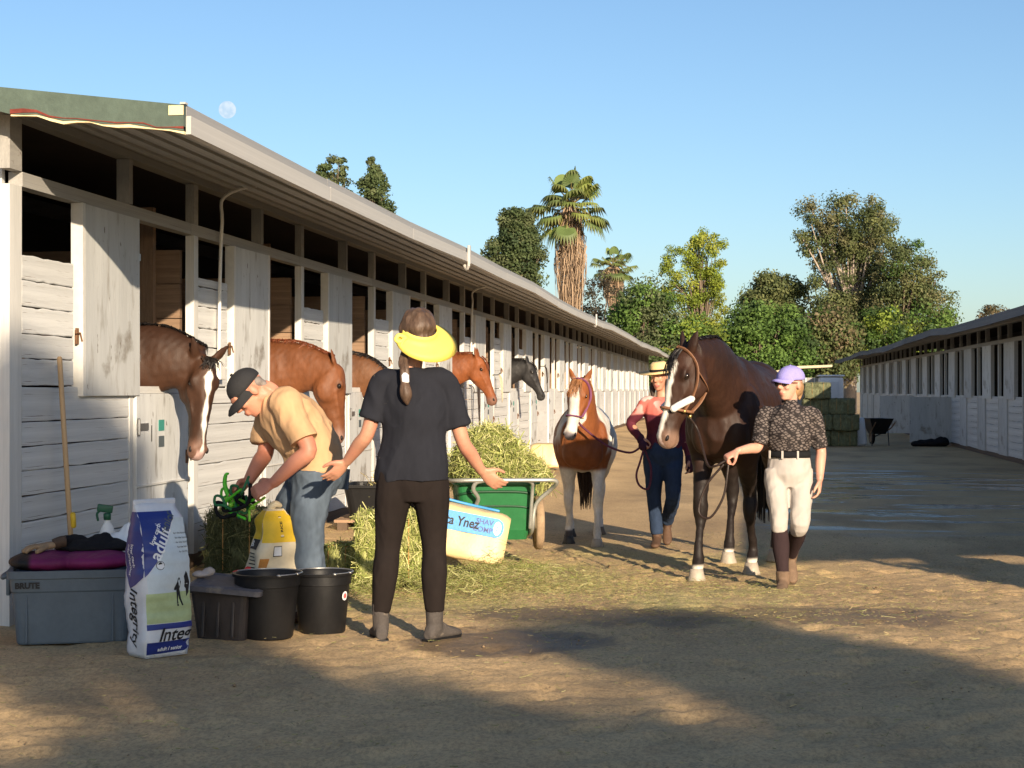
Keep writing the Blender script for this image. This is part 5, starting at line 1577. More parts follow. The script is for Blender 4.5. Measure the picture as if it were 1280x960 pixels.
cloth_blob('plastic_bag', 'crumpled white plastic bag behind the tote beside the feed bag', 'plastic bag', (-3.28, 8.74, .40), R(10), [((0, 0, .02), (.12, .09, .06)), ((.06, 0, .07), (.07, .06, .06)), ((-.05, 0, .06), (.05, .05, .05)), ((.02, 0, -.12), (.08, .07, .28))], mat('plastic_white', (.66, .68, .70), .35, .05, 10, .2, 30, spec=.5), .010, .016, 22)

# ---- dark lidded bin, buckets
def bin_():
    loc, rz = place(-2.60, 8.42, 0)
    T = thing('storage_bin', 'dark brown storage bin with loose dusty lid behind the feed bag', 'bin', loc, rz + R(-22))
    def rr(w, d, z, r=.03):
        p = []
        for cx, cy, a0 in ((w - r, -d + r, -90), (w - r, d - r, 0), (-w + r, d - r, 90), (-w + r, -d + r, 180)):
            for a in np.linspace(a0, a0 + 90, 4): p.append((cx + r * math.cos(R(a)), cy + r * math.sin(R(a)), z))
        return p
    q = MB(); q.rings([rr(.13, .12, .002), rr(.155, .145, .24), rr(.162, .152, .242), rr(.162, .152, .255)]); q.build('bin_body', mat('bin_dark', (.035, .030, .030), .5, .2, 6, .1, 30), T, fix=True)
    for x in (-.08, 0, .08):
        q = MB(); q.rbox((x, -.139, .12), (.016, .02, .20), (R(-6), 0, 0), .004); q.build('rib', MATS['bin_dark'], T)
    q = MB(); q.rings([np.array(rr(.19, .185, .262)), np.array(rr(.192, .187, .288)), np.array(rr(.165, .16, .296)), np.array(rr(.15, .145, .289))])
    o = q.build('lid', mat('lid_grey', (.085, .085, .10), .55, .25, 6, .15, 30, spots=[((.22, .19, .16), .60, 7, (1, 1, 1), .12)]), T, fix=True)
    o.rotation_euler = (R(4), R(5), R(8))
    return T
bin_()
cloth_blob('paper_scrap', 'small crumpled pale rag lying on the dusty bin lid', 'rag', (-2.74, 8.40, .325), 0, [((0, 0, 0), (.05, .04, .018)), ((.03, .02, .01), (.03, .03, .02))], mat('rag_pale', (.42, .36, .32), .9), .006, .008, 40)
cloth_blob('red_tape', 'small scrap of red tape beside the lidded bin', 'tape', (-2.62, 8.70, .31), R(40), [((0, 0, 0), (.05, .012, .010)), ((.04, .0, .01), (.02, .012, .012))], mat('red_tape', (.55, .03, .03), .5), .005, .004, 40)

def bucket(loc, label, r1, r0, h, sticker, rz, group='black rubber buckets'):
    T = thing('bucket', label, 'bucket', loc, rz, group)
    q = MB(); q.lathe([(r0 * .96, .002), (r0, .010), (r0 + (r1 - r0) * .8, h * .80), (r0 + (r1 - r0) * .82 + .008, h * .81), (r1 + .004, h * .955), (r1 + .014, h * .957), (r1 + .016, h), (r1 - .002, h), (r1 - .010, h * .95), (r0 - .006, .02), (.001, .016)], 40, cap=False)
    q.build('tub', MATS['black_rubber'], T, True)
    o = T.children[0]; 
    m = o.modifiers.new('e', 'EDGE_SPLIT'); m.split_angle = R(40)
    for a in (-60, -20):
        q = MB(); q.sphere(((r1 + .010) * math.cos(R(a)), (r1 + .010) * math.sin(R(a)), h * 1.0), (.012, .012, .007), 10, 6); q.build('handle_bolt', MATS['steel'], T, True)
    q = MB(); q.tube([((r1 + .012) * math.cos(R(a)), (r1 + .012) * math.sin(R(a)), h * .985 + .006) for a in np.linspace(-60, 160, 14)], .004, 6); q.build('bail', MATS['steel'], T, True)
    a, zz, rad, m_ = sticker
    q = MB(); rr = lambda z: r0 + (r1 - r0) * z / h + .003
    q.add([(rr(zz + rad * math.sin(t)) * math.cos(R(a) + rad * math.cos(t) / r1), rr(zz + rad * math.sin(t)) * math.sin(R(a) + rad * math.cos(t) / r1), zz + rad * math.sin(t)) for t in np.linspace(0, 6.28, 18, endpoint=False)], [tuple(range(18))])
    q.build('sticker', MATS[m_], T)
    if m_ == 'ink_white':
        q = MB(); q.add([(rr(zz + rad * .6 * math.sin(t)) * math.cos(R(a) + rad * .6 * math.cos(t) / r1) * 1.006, rr(zz + rad * .6 * math.sin(t)) * math.sin(R(a) + rad * .6 * math.cos(t) / r1) * 1.006, zz + rad * .6 * math.sin(t)) for t in np.linspace(0, 6.28, 14, endpoint=False)], [tuple(range(14))])
        q.build('sticker_mark', mat('mark_red', (.5, .12, .12), .5, .3, 60, 0), T)
mat('sticker_old', (.16, .15, .14), .6, .3, 30, 0)
bucket((-2.40, 8.44, 0), 'large black bucket with a torn grey sticker, beside the lidded bin', .166, .132, .335, (-160, .14, .045, 'sticker_old'), R(5))
bucket((-2.165, 8.66, 0), 'large black bucket with a round white sticker, below the man\'s jeans', .150, .122, .320, (-28, .20, .024, 'ink_white'), R(8))

# ---- hay
def hay_colors(n, kind):
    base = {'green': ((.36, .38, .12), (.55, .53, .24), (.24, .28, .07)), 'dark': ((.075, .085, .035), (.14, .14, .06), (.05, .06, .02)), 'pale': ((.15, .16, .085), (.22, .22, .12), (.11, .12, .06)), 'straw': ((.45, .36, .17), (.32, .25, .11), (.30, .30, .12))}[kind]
    c = np.array(base)[RNG.integers(0, 3, n)] * RNG.uniform(.7, 1.25, (n, 1))
    return c
HAYM = mat('hay', rough=.8, attr=True, var=.1, bump=0, trans=.15, spec=.2)
mat('hay_core_green', (.30, .31, .11), .9, .45, 22, .9, 40, (1, 1, .35), bdist=.03, spots=[((.10, .11, .035), .56, 30, (1, 1, .4), .1)])
mat('hay_core_pale', (.14, .15, .08), .9, .45, 22, .9, 40, (1, 1, .35), bdist=.03)
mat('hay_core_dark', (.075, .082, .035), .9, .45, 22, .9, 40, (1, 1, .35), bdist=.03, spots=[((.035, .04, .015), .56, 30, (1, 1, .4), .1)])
mat('twine', (.40, .22, .07), .8)
def ribbons(p, d, L, w, bend=.3):
    N = len(p); K = 4
    u = np.linspace(-.5, .5, K)[None, :, None]
    b = RNG.normal(size=(N, 1, 3)) * bend * L[:, None, None]
    c = p[:, None] + d[:, None] * u * L[:, None, None] + b * (u ** 2)
    return strand_quads(c, w, False), K - 1
def hay_bale(label, loc, rz, size, kind='green', n=1800, group=None):
    T = thing('hay_bale', label, 'hay bale', loc, rz, group)
    w, d, h = size
    q = MB(); q.rbox((0, 0, h / 2), (w, d, h), b=.03)
    blob('hay_core', q, max(.016, min(size) / 22), MATS['hay_core_' + kind], T, 1, .5, None, lambda c, nn: .012 * wav(c, 16) + .007 * wav(c, 45, off=4))
    # stalks on the five visible faces
    f = RNG.integers(0, 5, n); u = RNG.uniform(-.5, .5, (n, 2))
    p = np.zeros((n, 3)); nr = np.zeros((n, 3))
    for i in range(5):
        m = f == i; a = u[m]
        if i == 0: p[m] = np.stack([a[:, 0] * w, a[:, 1] * d, np.full(m.sum(), h)], 1); nr[m] = (0, 0, 1)
        elif i < 3: s_ = (-1, 1)[i - 1]; p[m] = np.stack([a[:, 0] * w, np.full(m.sum(), s_ * d / 2), (a[:, 1] + .5) * h], 1); nr[m] = (0, s_, 0)
        else: s_ = (-1, 1)[i - 3]; p[m] = np.stack([np.full(m.sum(), s_ * w / 2), a[:, 0] * d, (a[:, 1] + .5) * h], 1); nr[m] = (s_, 0, 0)
    dr = RNG.normal(size=(n, 3)); dr -= nr * (dr * nr).sum(1)[:, None] * .85; dr[:, 2] *= 1.5; dr /= np.linalg.norm(dr, axis=1)[:, None]
    L = RNG.uniform(.04, .14, n) * min(1.3, h / .35)
    p += nr * RNG.uniform(-.004, .014, (n, 1))
    p[:, 2] = np.maximum(p[:, 2], L * np.abs(dr[:, 2]) * .5 + .004)
    qd, k = ribbons(p, dr, L, RNG.uniform(.003, .007, n))
    o = quads_mesh('stalks', qd, HAYM, T, np.repeat(hay_colors(n, kind), k, axis=0)); o['kind'] = 'stuff'
    for x in (-w * .22, w * .22):
        q = MB(); q.tube([(x, -d / 2 - .008, .02), (x, -d / 2 - .010, h * .5), (x, -d / 2 - .006, h + .004), (x, 0, h + .010), (x, d / 2 + .006, h + .004), (x, d / 2 + .008, .02)], .004, 6, smooth=False); q.build('twine', MATS['twine'], T, True)
    return T
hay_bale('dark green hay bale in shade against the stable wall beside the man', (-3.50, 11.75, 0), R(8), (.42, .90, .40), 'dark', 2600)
hay_bale('bright green lit hay bale end between the visored woman\'s legs', (-2.30, 11.20, 0), R(10), (.47, .62, .42), 'green', 5200)
def loose_hay(label, loc, r, n):
    T = thing('hay_pile', label, 'hay', loc)
    p = RNG.normal(0, 1, (n, 3)) * V(r, r, .03); p[:, 2] = np.abs(p[:, 2]) * np.exp(-(p[:, 0] ** 2 + p[:, 1] ** 2) / r ** 2) * 3 + .008
    d = RNG.normal(size=(n, 3)) * V(1, 1, .35); d /= np.linalg.norm(d, axis=1)[:, None]
    qd, k = ribbons(p, d, RNG.uniform(.03, .10, n), RNG.uniform(.0018, .004, n), .5)
    o = quads_mesh('stalks', qd, HAYM, T, np.repeat(hay_colors(n, 'green') * .7, k, axis=0)); o['kind'] = 'stuff'
loose_hay('loose hay spilled at the foot of the lit hay bale', (-2.05, 10.85, .004), .30, 1800)
loose_hay('thin drift of hay in front of the shavings bag', (-1.62, 11.68, -.005), .24, 1100)
loose_hay('trampled hay behind the black buckets', (-2.75, 10.5, .004), .30, 1300)
hay_bale('loose slice of green hay leaning beside the lit hay bale', (-2.66, 11.45, 0), R(-14), (.30, .40, .20), 'green', 1800)

def hay_heap(T, c, r, n, kind='green', zmin=0):
    # several overlapping mounds give an uneven outline
    lobes = [(V(*c) + RNG.normal(0, .35, 3) * V(*r) * V(1, 1, .5), np.array(r) * RNG.uniform(.5, .8)) for _ in range(7)] + [(V(*c), np.array(r) * .85)]
    q = MB()
    for lc, lr in lobes: q.sphere(lc, lr * .9, 16, 12)
    o = blob('hay_core', q, .03, MATS['hay_core_green'], T, 2, .5, None, lambda cc, nn: .02 * wav(cc, 14) + .012 * wav(cc, 40, off=4))
    me = o.data; nv = len(me.vertices); co = np.empty(nv * 3, np.float32); me.vertices.foreach_get('co', co); co = co.reshape(-1, 3); no = np.empty(nv * 3, np.float32); me.vertex_normals.foreach_get('vector', no); no = no.reshape(-1, 3)
    idx = RNG.integers(0, nv, n); p = co[idx] + no[idx] * RNG.uniform(-.01, .05, (n, 1)); d = RNG.normal(size=(n, 3)); d -= no[idx] * ((d * no[idx]).sum(1) * .7)[:, None]; d /= np.linalg.norm(d, axis=1)[:, None]
    L = RNG.uniform(.06, .22, n)
    keep = p[:, 2] > zmin
    qd, k = ribbons(p[keep], d[keep], L[keep], RNG.uniform(.003, .008, keep.sum()), .5)
    s_ = quads_mesh('stalks', qd, HAYM, T, np.repeat(hay_colors(int(keep.sum()), kind), k, axis=0)); s_['kind'] = 'stuff'

# ---- green cart with its heap
mat('cart_green', (.018, .135, .045), .4, .12, 6, .08, 25, spec=.45, spots=[((.06, .16, .08), .66, 7, (1, 1, 1), .1)])
mat('cart_tube', (.40, .40, .36), .4, .15, 15, .08, 40, metal=.5)
mat('tyre_dusty', (.30, .21, .13), .9, .25, 14, .3, 60)
def cart():
    loc, rz = place(-1.93, 13.38, -.03)
    T = thing('garden_cart', 'green two wheeled yard cart with a bent tube handle', 'cart', loc, rz + R(4))
    def rr(w, y0, y1, z, r=.06):
        p = []
        for cx, cy, a0 in ((w - r, y0 + r, -90), (w - r, y1 - r, 0), (-w + r, y1 - r, 90), (-w + r, y0 + r, 180)):
            for a in np.linspace(a0, a0 + 90, 5): p.append((cx + r * math.cos(R(a)), cy + r * math.sin(R(a)), z))
        return p
    q = MB(); q.rings([rr(.25, -.20, .55, .12), rr(.27, -.235, .60, .20), rr(.315, -.31, .78, .56), rr(.345, -.34, .82, .565), rr(.345, -.34, .82, .585), rr(.325, -.32, .80, .585), rr(.30, -.28, .74, .5), rr(.26, -.2, .6, .22)])
    q.build('tub', MATS['cart_green'], T, fix=True)
    for z, wq in ((.475, .31), (.36, .298)):
        q = MB(); y = -.20 - (z - .12) * .25
        q.tube([(-wq, y + .06, z), (-wq + .04, y + .0, z + .015), (-.15, y - .008, z + .03), (.15, y - .008, z + .03), (wq - .04, y, z + .015), (wq, y + .06, z)], .012, 8); q.build('tub_rib', mat('cart_dark', (.008, .05, .02), .5), T, True)
    q = MB()
    q.tube([(-.36, .45, .55), (-.38, -.10, .585), (-.33, -.40, .60), (-.16, -.45, .605), (.30, -.45, .605), (.44, -.43, .60), (.46, -.40, .57), (.42, -.33, .52), (.31, -.28, .40), (.285, -.24, .20), (.27, .10, .12)], .0165, 10, 5)
    q.tube([(-.10, -.45, .605), (-.17, -.44, .585), (-.19, -.42, .53), (-.15, -.37, .46), (-.17, -.32, .38), (-.20, -.28, .20), (-.22, -.18, .13)], .0165, 10, 5)
    q.tube([(.20, -.45, .605), (.265, -.42, .585), (.275, -.37, .52), (.27, -.33, .38), (.265, -.28, .22)], .0145, 10, 5)
    q.build('handle_frame', MATS['cart_tube'], T, True)
    for s_ in (-1, 1):
        W = link('wheel', None, None, T)
        W.location = (s_ * .375, .18, .222)
        q = MB(); q.rings([[(x + 0, r_ * math.cos(a), r_ * math.sin(a)) for a in np.linspace(0, 6.28, 28, endpoint=False)] for x, r_ in ((-.03, .17), (-.035, .20), (-.02, .218), (.02, .218), (.035, .20), (.03, .17))], cap=False); q.build('tyre', MATS['tyre_dusty'], W, True)
        q = MB(); q.rings([[(x, r_ * math.cos(a), r_ * math.sin(a)) for a in np.linspace(0, 6.28, 20, endpoint=False)] for x, r_ in ((-.028, .172), (-.015, .16), (-.012, .03), (.012, .03), (.015, .16), (.028, .172))]); q.build('rim', mat('rim_tan', (.35, .27, .18), .7), W, True)
    q = MB(); q.tube([(-.37, .18, .222), (.37, .18, .222)], .012, 8, smooth=False); q.build('axle', MATS['iron'], T)
    H = thing('hay_heap', 'large loose heap of bright green hay piled in the green cart', 'hay', loc, rz + R(4))
    hay_heap(H, (-.02, .28, .66), (.34, .55, .40), 9000, 'green', .52)
cart()

# ---- shavings bag leaning on the cart
def shavings(loc, rz, label, size=(.66, .22, .36), tilt=R(11), band=True, mats='bag_film'):
    T = thing('shavings_bag', label, 'bag', loc, rz)
    w, d, h = size
    c, s_ = math.cos(tilt), math.sin(tilt)
    lift = w / 2 * s_ + .006
    def pos(u, y, v):       # u,v in the bag's face
        x = u * w / 2; z = v * h / 2
        y2 = y * d / 2
        return V(x * c + z * s_, y2 + .10 * (v + 1) * .5, -x * s_ + z * c + h / 2 * c + lift)
    rg = []
    for u in np.linspace(-1, 1, 20):
        k = (1 - abs(u) ** 7 * .18)
        row = []
        for a in np.linspace(0, 2 * math.pi, 30, endpoint=False):
            ca, sa = math.cos(a), math.sin(a)
            y = np.sign(ca) * abs(ca) ** .42 * (1 - .30 * abs(u) ** 6); v = np.sign(sa) * abs(sa) ** .38 * k
            row.append(pos(u, y, v))
        rg.append(row)
    q = MB(); q.rings(rg)
    v = q.verts(); q.v = [v + np.stack([0 * v[:, 0], .008 * wav(v, 16), .005 * wav(v, 20, off=4)], 1)]
    q.build('film', mat('bag_film', (.66, .50, .26), .45, .07, 14, .2, 40, spec=.4), T, True, fix=True)
    if band:
        F = lambda u, vv, off=.012: pos(u, -1.0 - off / (d / 2), vv)
        rows = [[F(u, vv) for u in np.concatenate([np.linspace(-1, .74, 12), .74 + .14 * np.sin(np.linspace(.2, 1.57, 5)) * math.sqrt(max(0, 1 - ((vv - .43) / .36) ** 2))])] for vv in np.linspace(.07, .79, 9)]
        g = np.array(rows); K, na = g.shape[:2]
        q = MB(); q.add(g.reshape(-1, 3), [(i * na + j, i * na + j + 1, i * na + j + 1 + na, i * na + j + na) for i in range(K - 1) for j in range(na - 1)]); q.build('blue_band', mat('band_blue', (.055, .27, .60), .4, .1, 10, .1, 40), T, True)
        tx = lambda u0, v0: (lambda x, y: F(u0 + x / (w / 2), v0 + y / (h / 2), .0145))
        local_text(T, 'Santa Ynez', .095, tx(-.22, .43), 'ink_black', shear=.1, bold=.0022, sx=.85)
        local_text(T, 'SHAV', .052, tx(.44, .58), 'bag_blue', bold=.0006); local_text(T, 'COMP', .052, tx(.42, .29), 'bag_blue', bold=.0006)
        q = MB(); pts = [F(.74 + .085 * math.cos(t), .43 + .26 * math.sin(t), .0145) for t in np.linspace(0, 6.28, 22, endpoint=False)]; q.add(pts, [tuple(range(22))]); q.build('oval_emblem', MATS['ink_white'], T)
        q = MB(); q.add([F(.73 + .02 * x, .43 + .16 * y, .016) for x, y in ((-1, -1), (.2, -1), (1.4, 1), (.2, 1))], [(0, 1, 2, 3)]); q.build('emblem_mark', MATS['band_blue'], T)
        q = MB(); q.tube([pos(-.85, -.3, 1.05), pos(-.6, 0, 1.12), pos(0, .2, 1.06), pos(.7, 0, 1.04)], .010, 8); q.build('blue_seam', MATS['band_blue'], T, True)
    return T
loc, rz = place(-1.98, 12.12, -.02)
shavings(loc, rz + R(-2), 'tan plastic bag of wood shavings with blue label leaning on the green cart', (.66, .24, .38))
loc, rz = place(-3.05, 27.1, 0)
shavings(loc, rz, 'plain tan bag of shavings on the ground beyond the cart', (.52, .34, .40), R(0), False)

# ---- black trough by the wall
def trough():
    T = thing('feed_trough', 'black rubber trough with hay scraps by the stable wall', 'trough', (-3.12, 15.3, 0), R(4))
    def rr(w, d, z, r=.08):
        p = []
        for cx, cy, a0 in ((w - r, -d + r, -90), (w - r, d - r, 0), (-w + r, d - r, 90), (-w + r, -d + r, 180)):
            for a in np.linspace(a0, a0 + 90, 5): p.append((cx + r * math.cos(R(a)), cy + r * math.sin(R(a)), z))
        return p
    q = MB(); q.rings([rr(.40, .28, .10), rr(.45, .33, .38), rr(.475, .355, .385), rr(.475, .355, .41), rr(.445, .325, .41), rr(.40, .28, .16)]); q.build('tub', MATS['black_rubber'], T, fix=True)
    H = thing('hay_scraps', 'handful of dry hay lying in the black trough', 'hay', (-3.12, 15.3, .2), 0)
    n = 500; p = RNG.normal(0, 1, (n, 3)) * V(.14, .12, .05) + V(0, 0, .16); d = RNG.normal(size=(n, 3)); d /= np.linalg.norm(d, axis=1)[:, None]
    qd, k = ribbons(p, d, RNG.uniform(.05, .15, n), RNG.uniform(.004, .008, n)); quads_mesh('stalks', qd, HAYM, H, np.repeat(hay_colors(n, 'straw'), k, axis=0))
    P_ = thing('timber_pallet', 'low brown timber pallet under the black trough', 'pallet', (-3.12, 15.3, 0), R(4))
    for i in range(3):
        q = MB(); q.box((-.45 + .45 * i, 0, .035), (.09, .7, .07)); q.build('bearer', MATS['dark_wood'], P_)
    for i in range(5):
        q = MB(); q.box((0, -.3 + .15 * i, .084), (1.05, .11, .025)); q.build('slat', MATS['stall_wood'], P_)
trough()

# ---- tangled straps in the man's hands, on the bale
def straps():
    T = thing('tangled_straps', 'tangle of lime green, teal and black straps in the man\'s hands', 'straps', (0, 0, 0))
    bpy.context.view_layer.update()
    h0 = wpt(man, (-.30, -.21, .735)); h1_ = wpt(man, (-.40, -.07, .70))
    c = (h0 + h1_) / 2 + V(.05, 0, .015)
    far = c + V(-.12, .05, -.03)
    mats_ = [mat('lime', (.10, .55, .03), .5, .1, 20, .1, 60), mat('teal', (.02, .22, .22), .5, .1, 20, .1, 60), MATS['black_cloth'], mat('strap_green', (.02, .14, .05), .6), mat('lime2', (.25, .60, .05), .5)]
    rg = np.random.default_rng(5)
    for i in range(10):
        k = (2, 3, 0, 1, 2, 3, 4)[i % 7]
        a = c + rg.normal(0, .04, 3); b = far + rg.normal(0, .035, 3)
        mid = [a * (1 - t) + b * t + rg.normal(0, .03, 3) * V(1.2, 1, .7) + V(0, 0, -.06 * math.sin(t * 3.14)) for t in (.33, .66)]
        q = MB(); q.tube([a] + mid + [b, b + V(-.035, 0, .005), b + V(-.035, 0, -.04), b + V(.02, 0, -.05) + rg.normal(0, .02, 3), (a + b) / 2 + V(0, 0, -.10) + rg.normal(0, .02, 3)], .0075 + .003 * (k == 2), 8, 8); q.build('strap', mats_[k], T, True)
    q = MB(); q.tube([far + V(.02, -.02, -.06), far + V(-.02, -.02, .0), far + V(-.04, -.02, .06), far + V(-.035, -.02, .11), far + V(-.02, -.02, .12)], [.010, .013, .012, .010, .006], 10); q.build('lime_handle', mats_[0], T, True)
    q = MB()
    for s_ in range(3): q.sphere(far + V(-.02 + .02 * s_, -.04, -.02 - .03 * s_), .015, 12, 8)
    q.build('bead', mats_[4], T, True)
straps()

# ---- broom, bridles on the wall
T = thing('broom', 'wooden broom leaning against the white boards behind the tote', 'broom', (-3.80, 9.17, 0))
q = MB(); q.tube([(.06, 0, .10), (-.03, 0, 1.46)], .0155, 10, smooth=False); q.build('handle', mat('broom_wood', (.48, .32, .17), .55, .15, 8, .1, 40, (1, 1, .1)), T, True)
q = MB(); q.tube([(.055, 0, .50), (.050, 0, .57)], .0165, 10, smooth=False); q.build('tape', MATS['bag_yellow'], T, True)
q = MB(); q.rbox((.07, 0, .11), (.06, .34, .05), b=.01); q.build('brush_block', MATS['stall_wood'], T)
n = 400; p = np.stack([RNG.uniform(.045, .095, n), RNG.uniform(-.16, .16, n), np.full(n, .045)], 1)
qd, k = ribbons(p, np.tile(V(0, 0, 1), (n, 1)), np.full(n, .085), np.full(n, .004), .1); quads_mesh('bristles', qd, MATS['twine'], T)

def hanging(name, label, y, z, m, n, size, group=None, hook=True, seed=1):
    T = thing(name, label, 'bridle', (WXL + .12, y, z), 0, group)
    rg = np.random.default_rng(seed)
    for i in range(n):
        w = rg.uniform(.05, .11) * size; L = rg.uniform(.35, .75) * size; o = rg.normal(0, .03)
        q = MB(); q.tube([(0, o, 0), (.03, o - w, -.18 * L), (.05, o - w * .9, -.7 * L), (.05, o, -L), (.04, o + w * .9, -.7 * L), (.03, o + w, -.18 * L), (0, o + .01, 0)], .008, 8, 5, flat=.5); q.build('strap', MATS[m], T, True)
    q = MB(); q.tube([(-.10, 0, .0), (-.02, 0, .0), (.02, 0, .03)], .008, 6); q.build('hook', MATS['iron'], T, True)
hanging('bridle', 'brown leather bridle hanging by the door of the red chestnut', 24.55, 1.45, 'leather_dark', 5, 1.0)
mat('rope_pale', (.50, .42, .30), .8, .2, 30, .3, 90)
hanging('rope_halter', 'pale rope halter hanging on the wall before the black horse', 27.0, 1.52, 'rope_pale', 3, .75, seed=4)
hanging('bridle', 'dark bridle hanging on the wall beyond the black horse', 33.6, 1.75, 'leather_dark', 3, .7, seed=6)

# ---- across the yard: hay stack, barrow, bundle
gz = -.16
n_ = 0
for lay in range(4):
    for i in range(2):
        for j in range(1):
            nm = ['lowest', 'second', 'third', 'topmost'][lay] + ' ' + ['left', 'right'][i]
            if lay == 3 and i == 1: continue
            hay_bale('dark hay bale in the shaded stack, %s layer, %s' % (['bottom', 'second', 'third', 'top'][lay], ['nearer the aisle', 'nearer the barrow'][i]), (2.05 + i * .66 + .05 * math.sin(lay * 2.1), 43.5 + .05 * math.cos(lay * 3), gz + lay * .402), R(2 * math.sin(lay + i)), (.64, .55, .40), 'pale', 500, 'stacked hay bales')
def barrow():
    T = thing('wheelbarrow', 'black wheelbarrow standing beside the hay stack across the yard', 'wheelbarrow', (3.62, 44.2, gz), R(10))
    q = MB(); q.rings([[(x * w, y * d + .05, z) for x, y in ((-1, -1), (1, -1), (1, 1), (-1, 1))] for w, d, z in ((.16, .25, .30), (.30, .48, .68), (.31, .49, .70), (.28, .46, .69), (.15, .23, .33))]); q.build('tray', MATS['black_rubber'], T, fix=True)
    q = MB(); q.tube([(-.25, -.75, .60), (-.22, -.3, .42), (-.08, .55, .22)], .018, 8); q.tube([(.25, -.75, .60), (.22, -.3, .42), (.08, .55, .22)], .018, 8); q.build('handle', MATS['stall_wood'], T, True)
    for s_ in (-1, 1):
        q = MB(); q.tube([(s_ * .2, -.25, .40), (s_ * .22, -.28, .01)], .016, 8, smooth=False); q.build('leg', MATS['iron'], T)
    q = MB(); q.rings([[(x, .58 + r_ * math.cos(a), .20 + r_ * math.sin(a)) for a in np.linspace(0, 6.28, 20, endpoint=False)] for x, r_ in ((-.04, .12), (-.045, .17), (0, .198), (.045, .17), (.04, .12))]); q.build('wheel', MATS['black_rubber'], T, True)
barrow()
T = thing('bedding_bag', 'white and blue bedding bag propped against the wheelbarrow', 'bag', (3.12, 43.75, gz), R(-6))
q = MB(); q.rbox((0, 0, .36), (.34, .18, .72), (0, R(-6), 0), .06); q.build('film', MATS['bag_white'], T, True)
q = MB(); q.rbox((-.125, -.008, .34), (.12, .19, .64), (0, R(-6), 0), .05); q.build('blue_panel', MATS['band_blue'], T, True)
cloth_blob('black_tarp', 'crumpled black tarpaulin lying at the foot of the far stable wall', 'tarpaulin', (4.95, 43.6, gz), 0, [((0, 0, .08), (.42, .26, .10)), ((.2, .05, .12), (.2, .18, .10)), ((-.28, 0, .06), (.25, .2, .07))], MATS['black_cloth'], .03, .03, 8)

# ---- litter on the ground
def litter():
    parts = []
    def cloud(n, c, s, z=0.004):
        p = RNG.normal(0, 1, (n, 2)) * np.array(s) + np.array(c); return p
    P_ = np.concatenate([cloud(14000, (-2.1, 11.6), (.75, .9)), cloud(9000, (-1.3, 12.0), (.9, .9)), cloud(1500, (-2.6, 10.4), (.5, .6)), cloud(4000, (-.1, 10.6), (1.2, 1.2)), np.stack([RNG.uniform(-3.8, 3.2, 9000), RNG.uniform(4.8, 17, 9000)], 1), cloud(900, (-2.7, 15.4), (.6, 1.2))])
    P_ = P_[(P_[:, 0] > -3.85)]
    n = len(P_)
    d = np.stack([RNG.normal(size=n), RNG.normal(size=n), RNG.normal(size=n) * .12], 1); d /= np.linalg.norm(d, axis=1)[:, None]
    L = RNG.uniform(.010, .040, n) * (1 + 1.5 * (RNG.uniform(0, 1, n) > .97)); w = RNG.uniform(.0012, .0024, n)
    p = np.stack([P_[:, 0], P_[:, 1], ground_z(P_[:, 0], P_[:, 1]) + RNG.uniform(.006, .022, n)], 1)
    qd, k = ribbons(p, d, L, w, .3)
    col = hay_colors(n, 'green') * .62; st = RNG.uniform(0, 1, n) < .5; col[st] = hay_colors(int(st.sum()), 'straw')
    o = quads_mesh('hay_litter', qd, HAYM, None, np.repeat(col, k, axis=0))
    tag(o, 'scattered hay stalks and straw trodden into the yard', 'hay', kind='stuff')
    # clods and small stones
    n = 1500
    c = np.stack([RNG.uniform(-3.8, 3.4, n), RNG.uniform(5, 17, n)], 1); s = RNG.uniform(.002, .007, n) * (1 + 1.2 * (RNG.uniform(0, 1, n) > .97))
    cube = np.array([(1, 0, 0), (0, 1, 0), (-1, 0, 0), (0, -1, 0), (0, 0, .7), (0, 0, -.7)])
    q = MB()
    for (x, y), r_ in zip(c, s):
        q.add((cube * r_ * RNG.uniform(.6, 1.3, (6, 1))) @ np.array(Euler((0, 0, RNG.uniform(0, 6))).to_matrix()).T + V(x, y, float(ground_z(x, y)) + r_ * .3), [(0, 1, 4), (1, 2, 4), (2, 3, 4), (3, 0, 4), (1, 0, 5), (2, 1, 5), (3, 2, 5), (0, 3, 5)])
    o = q.build('clods', mat('clod', (.24, .165, .095), .95, .3, 20, .3, 60)); tag(o, 'small clods and pebbles strewn over the yard', 'pebbles', kind='stuff')
litter()
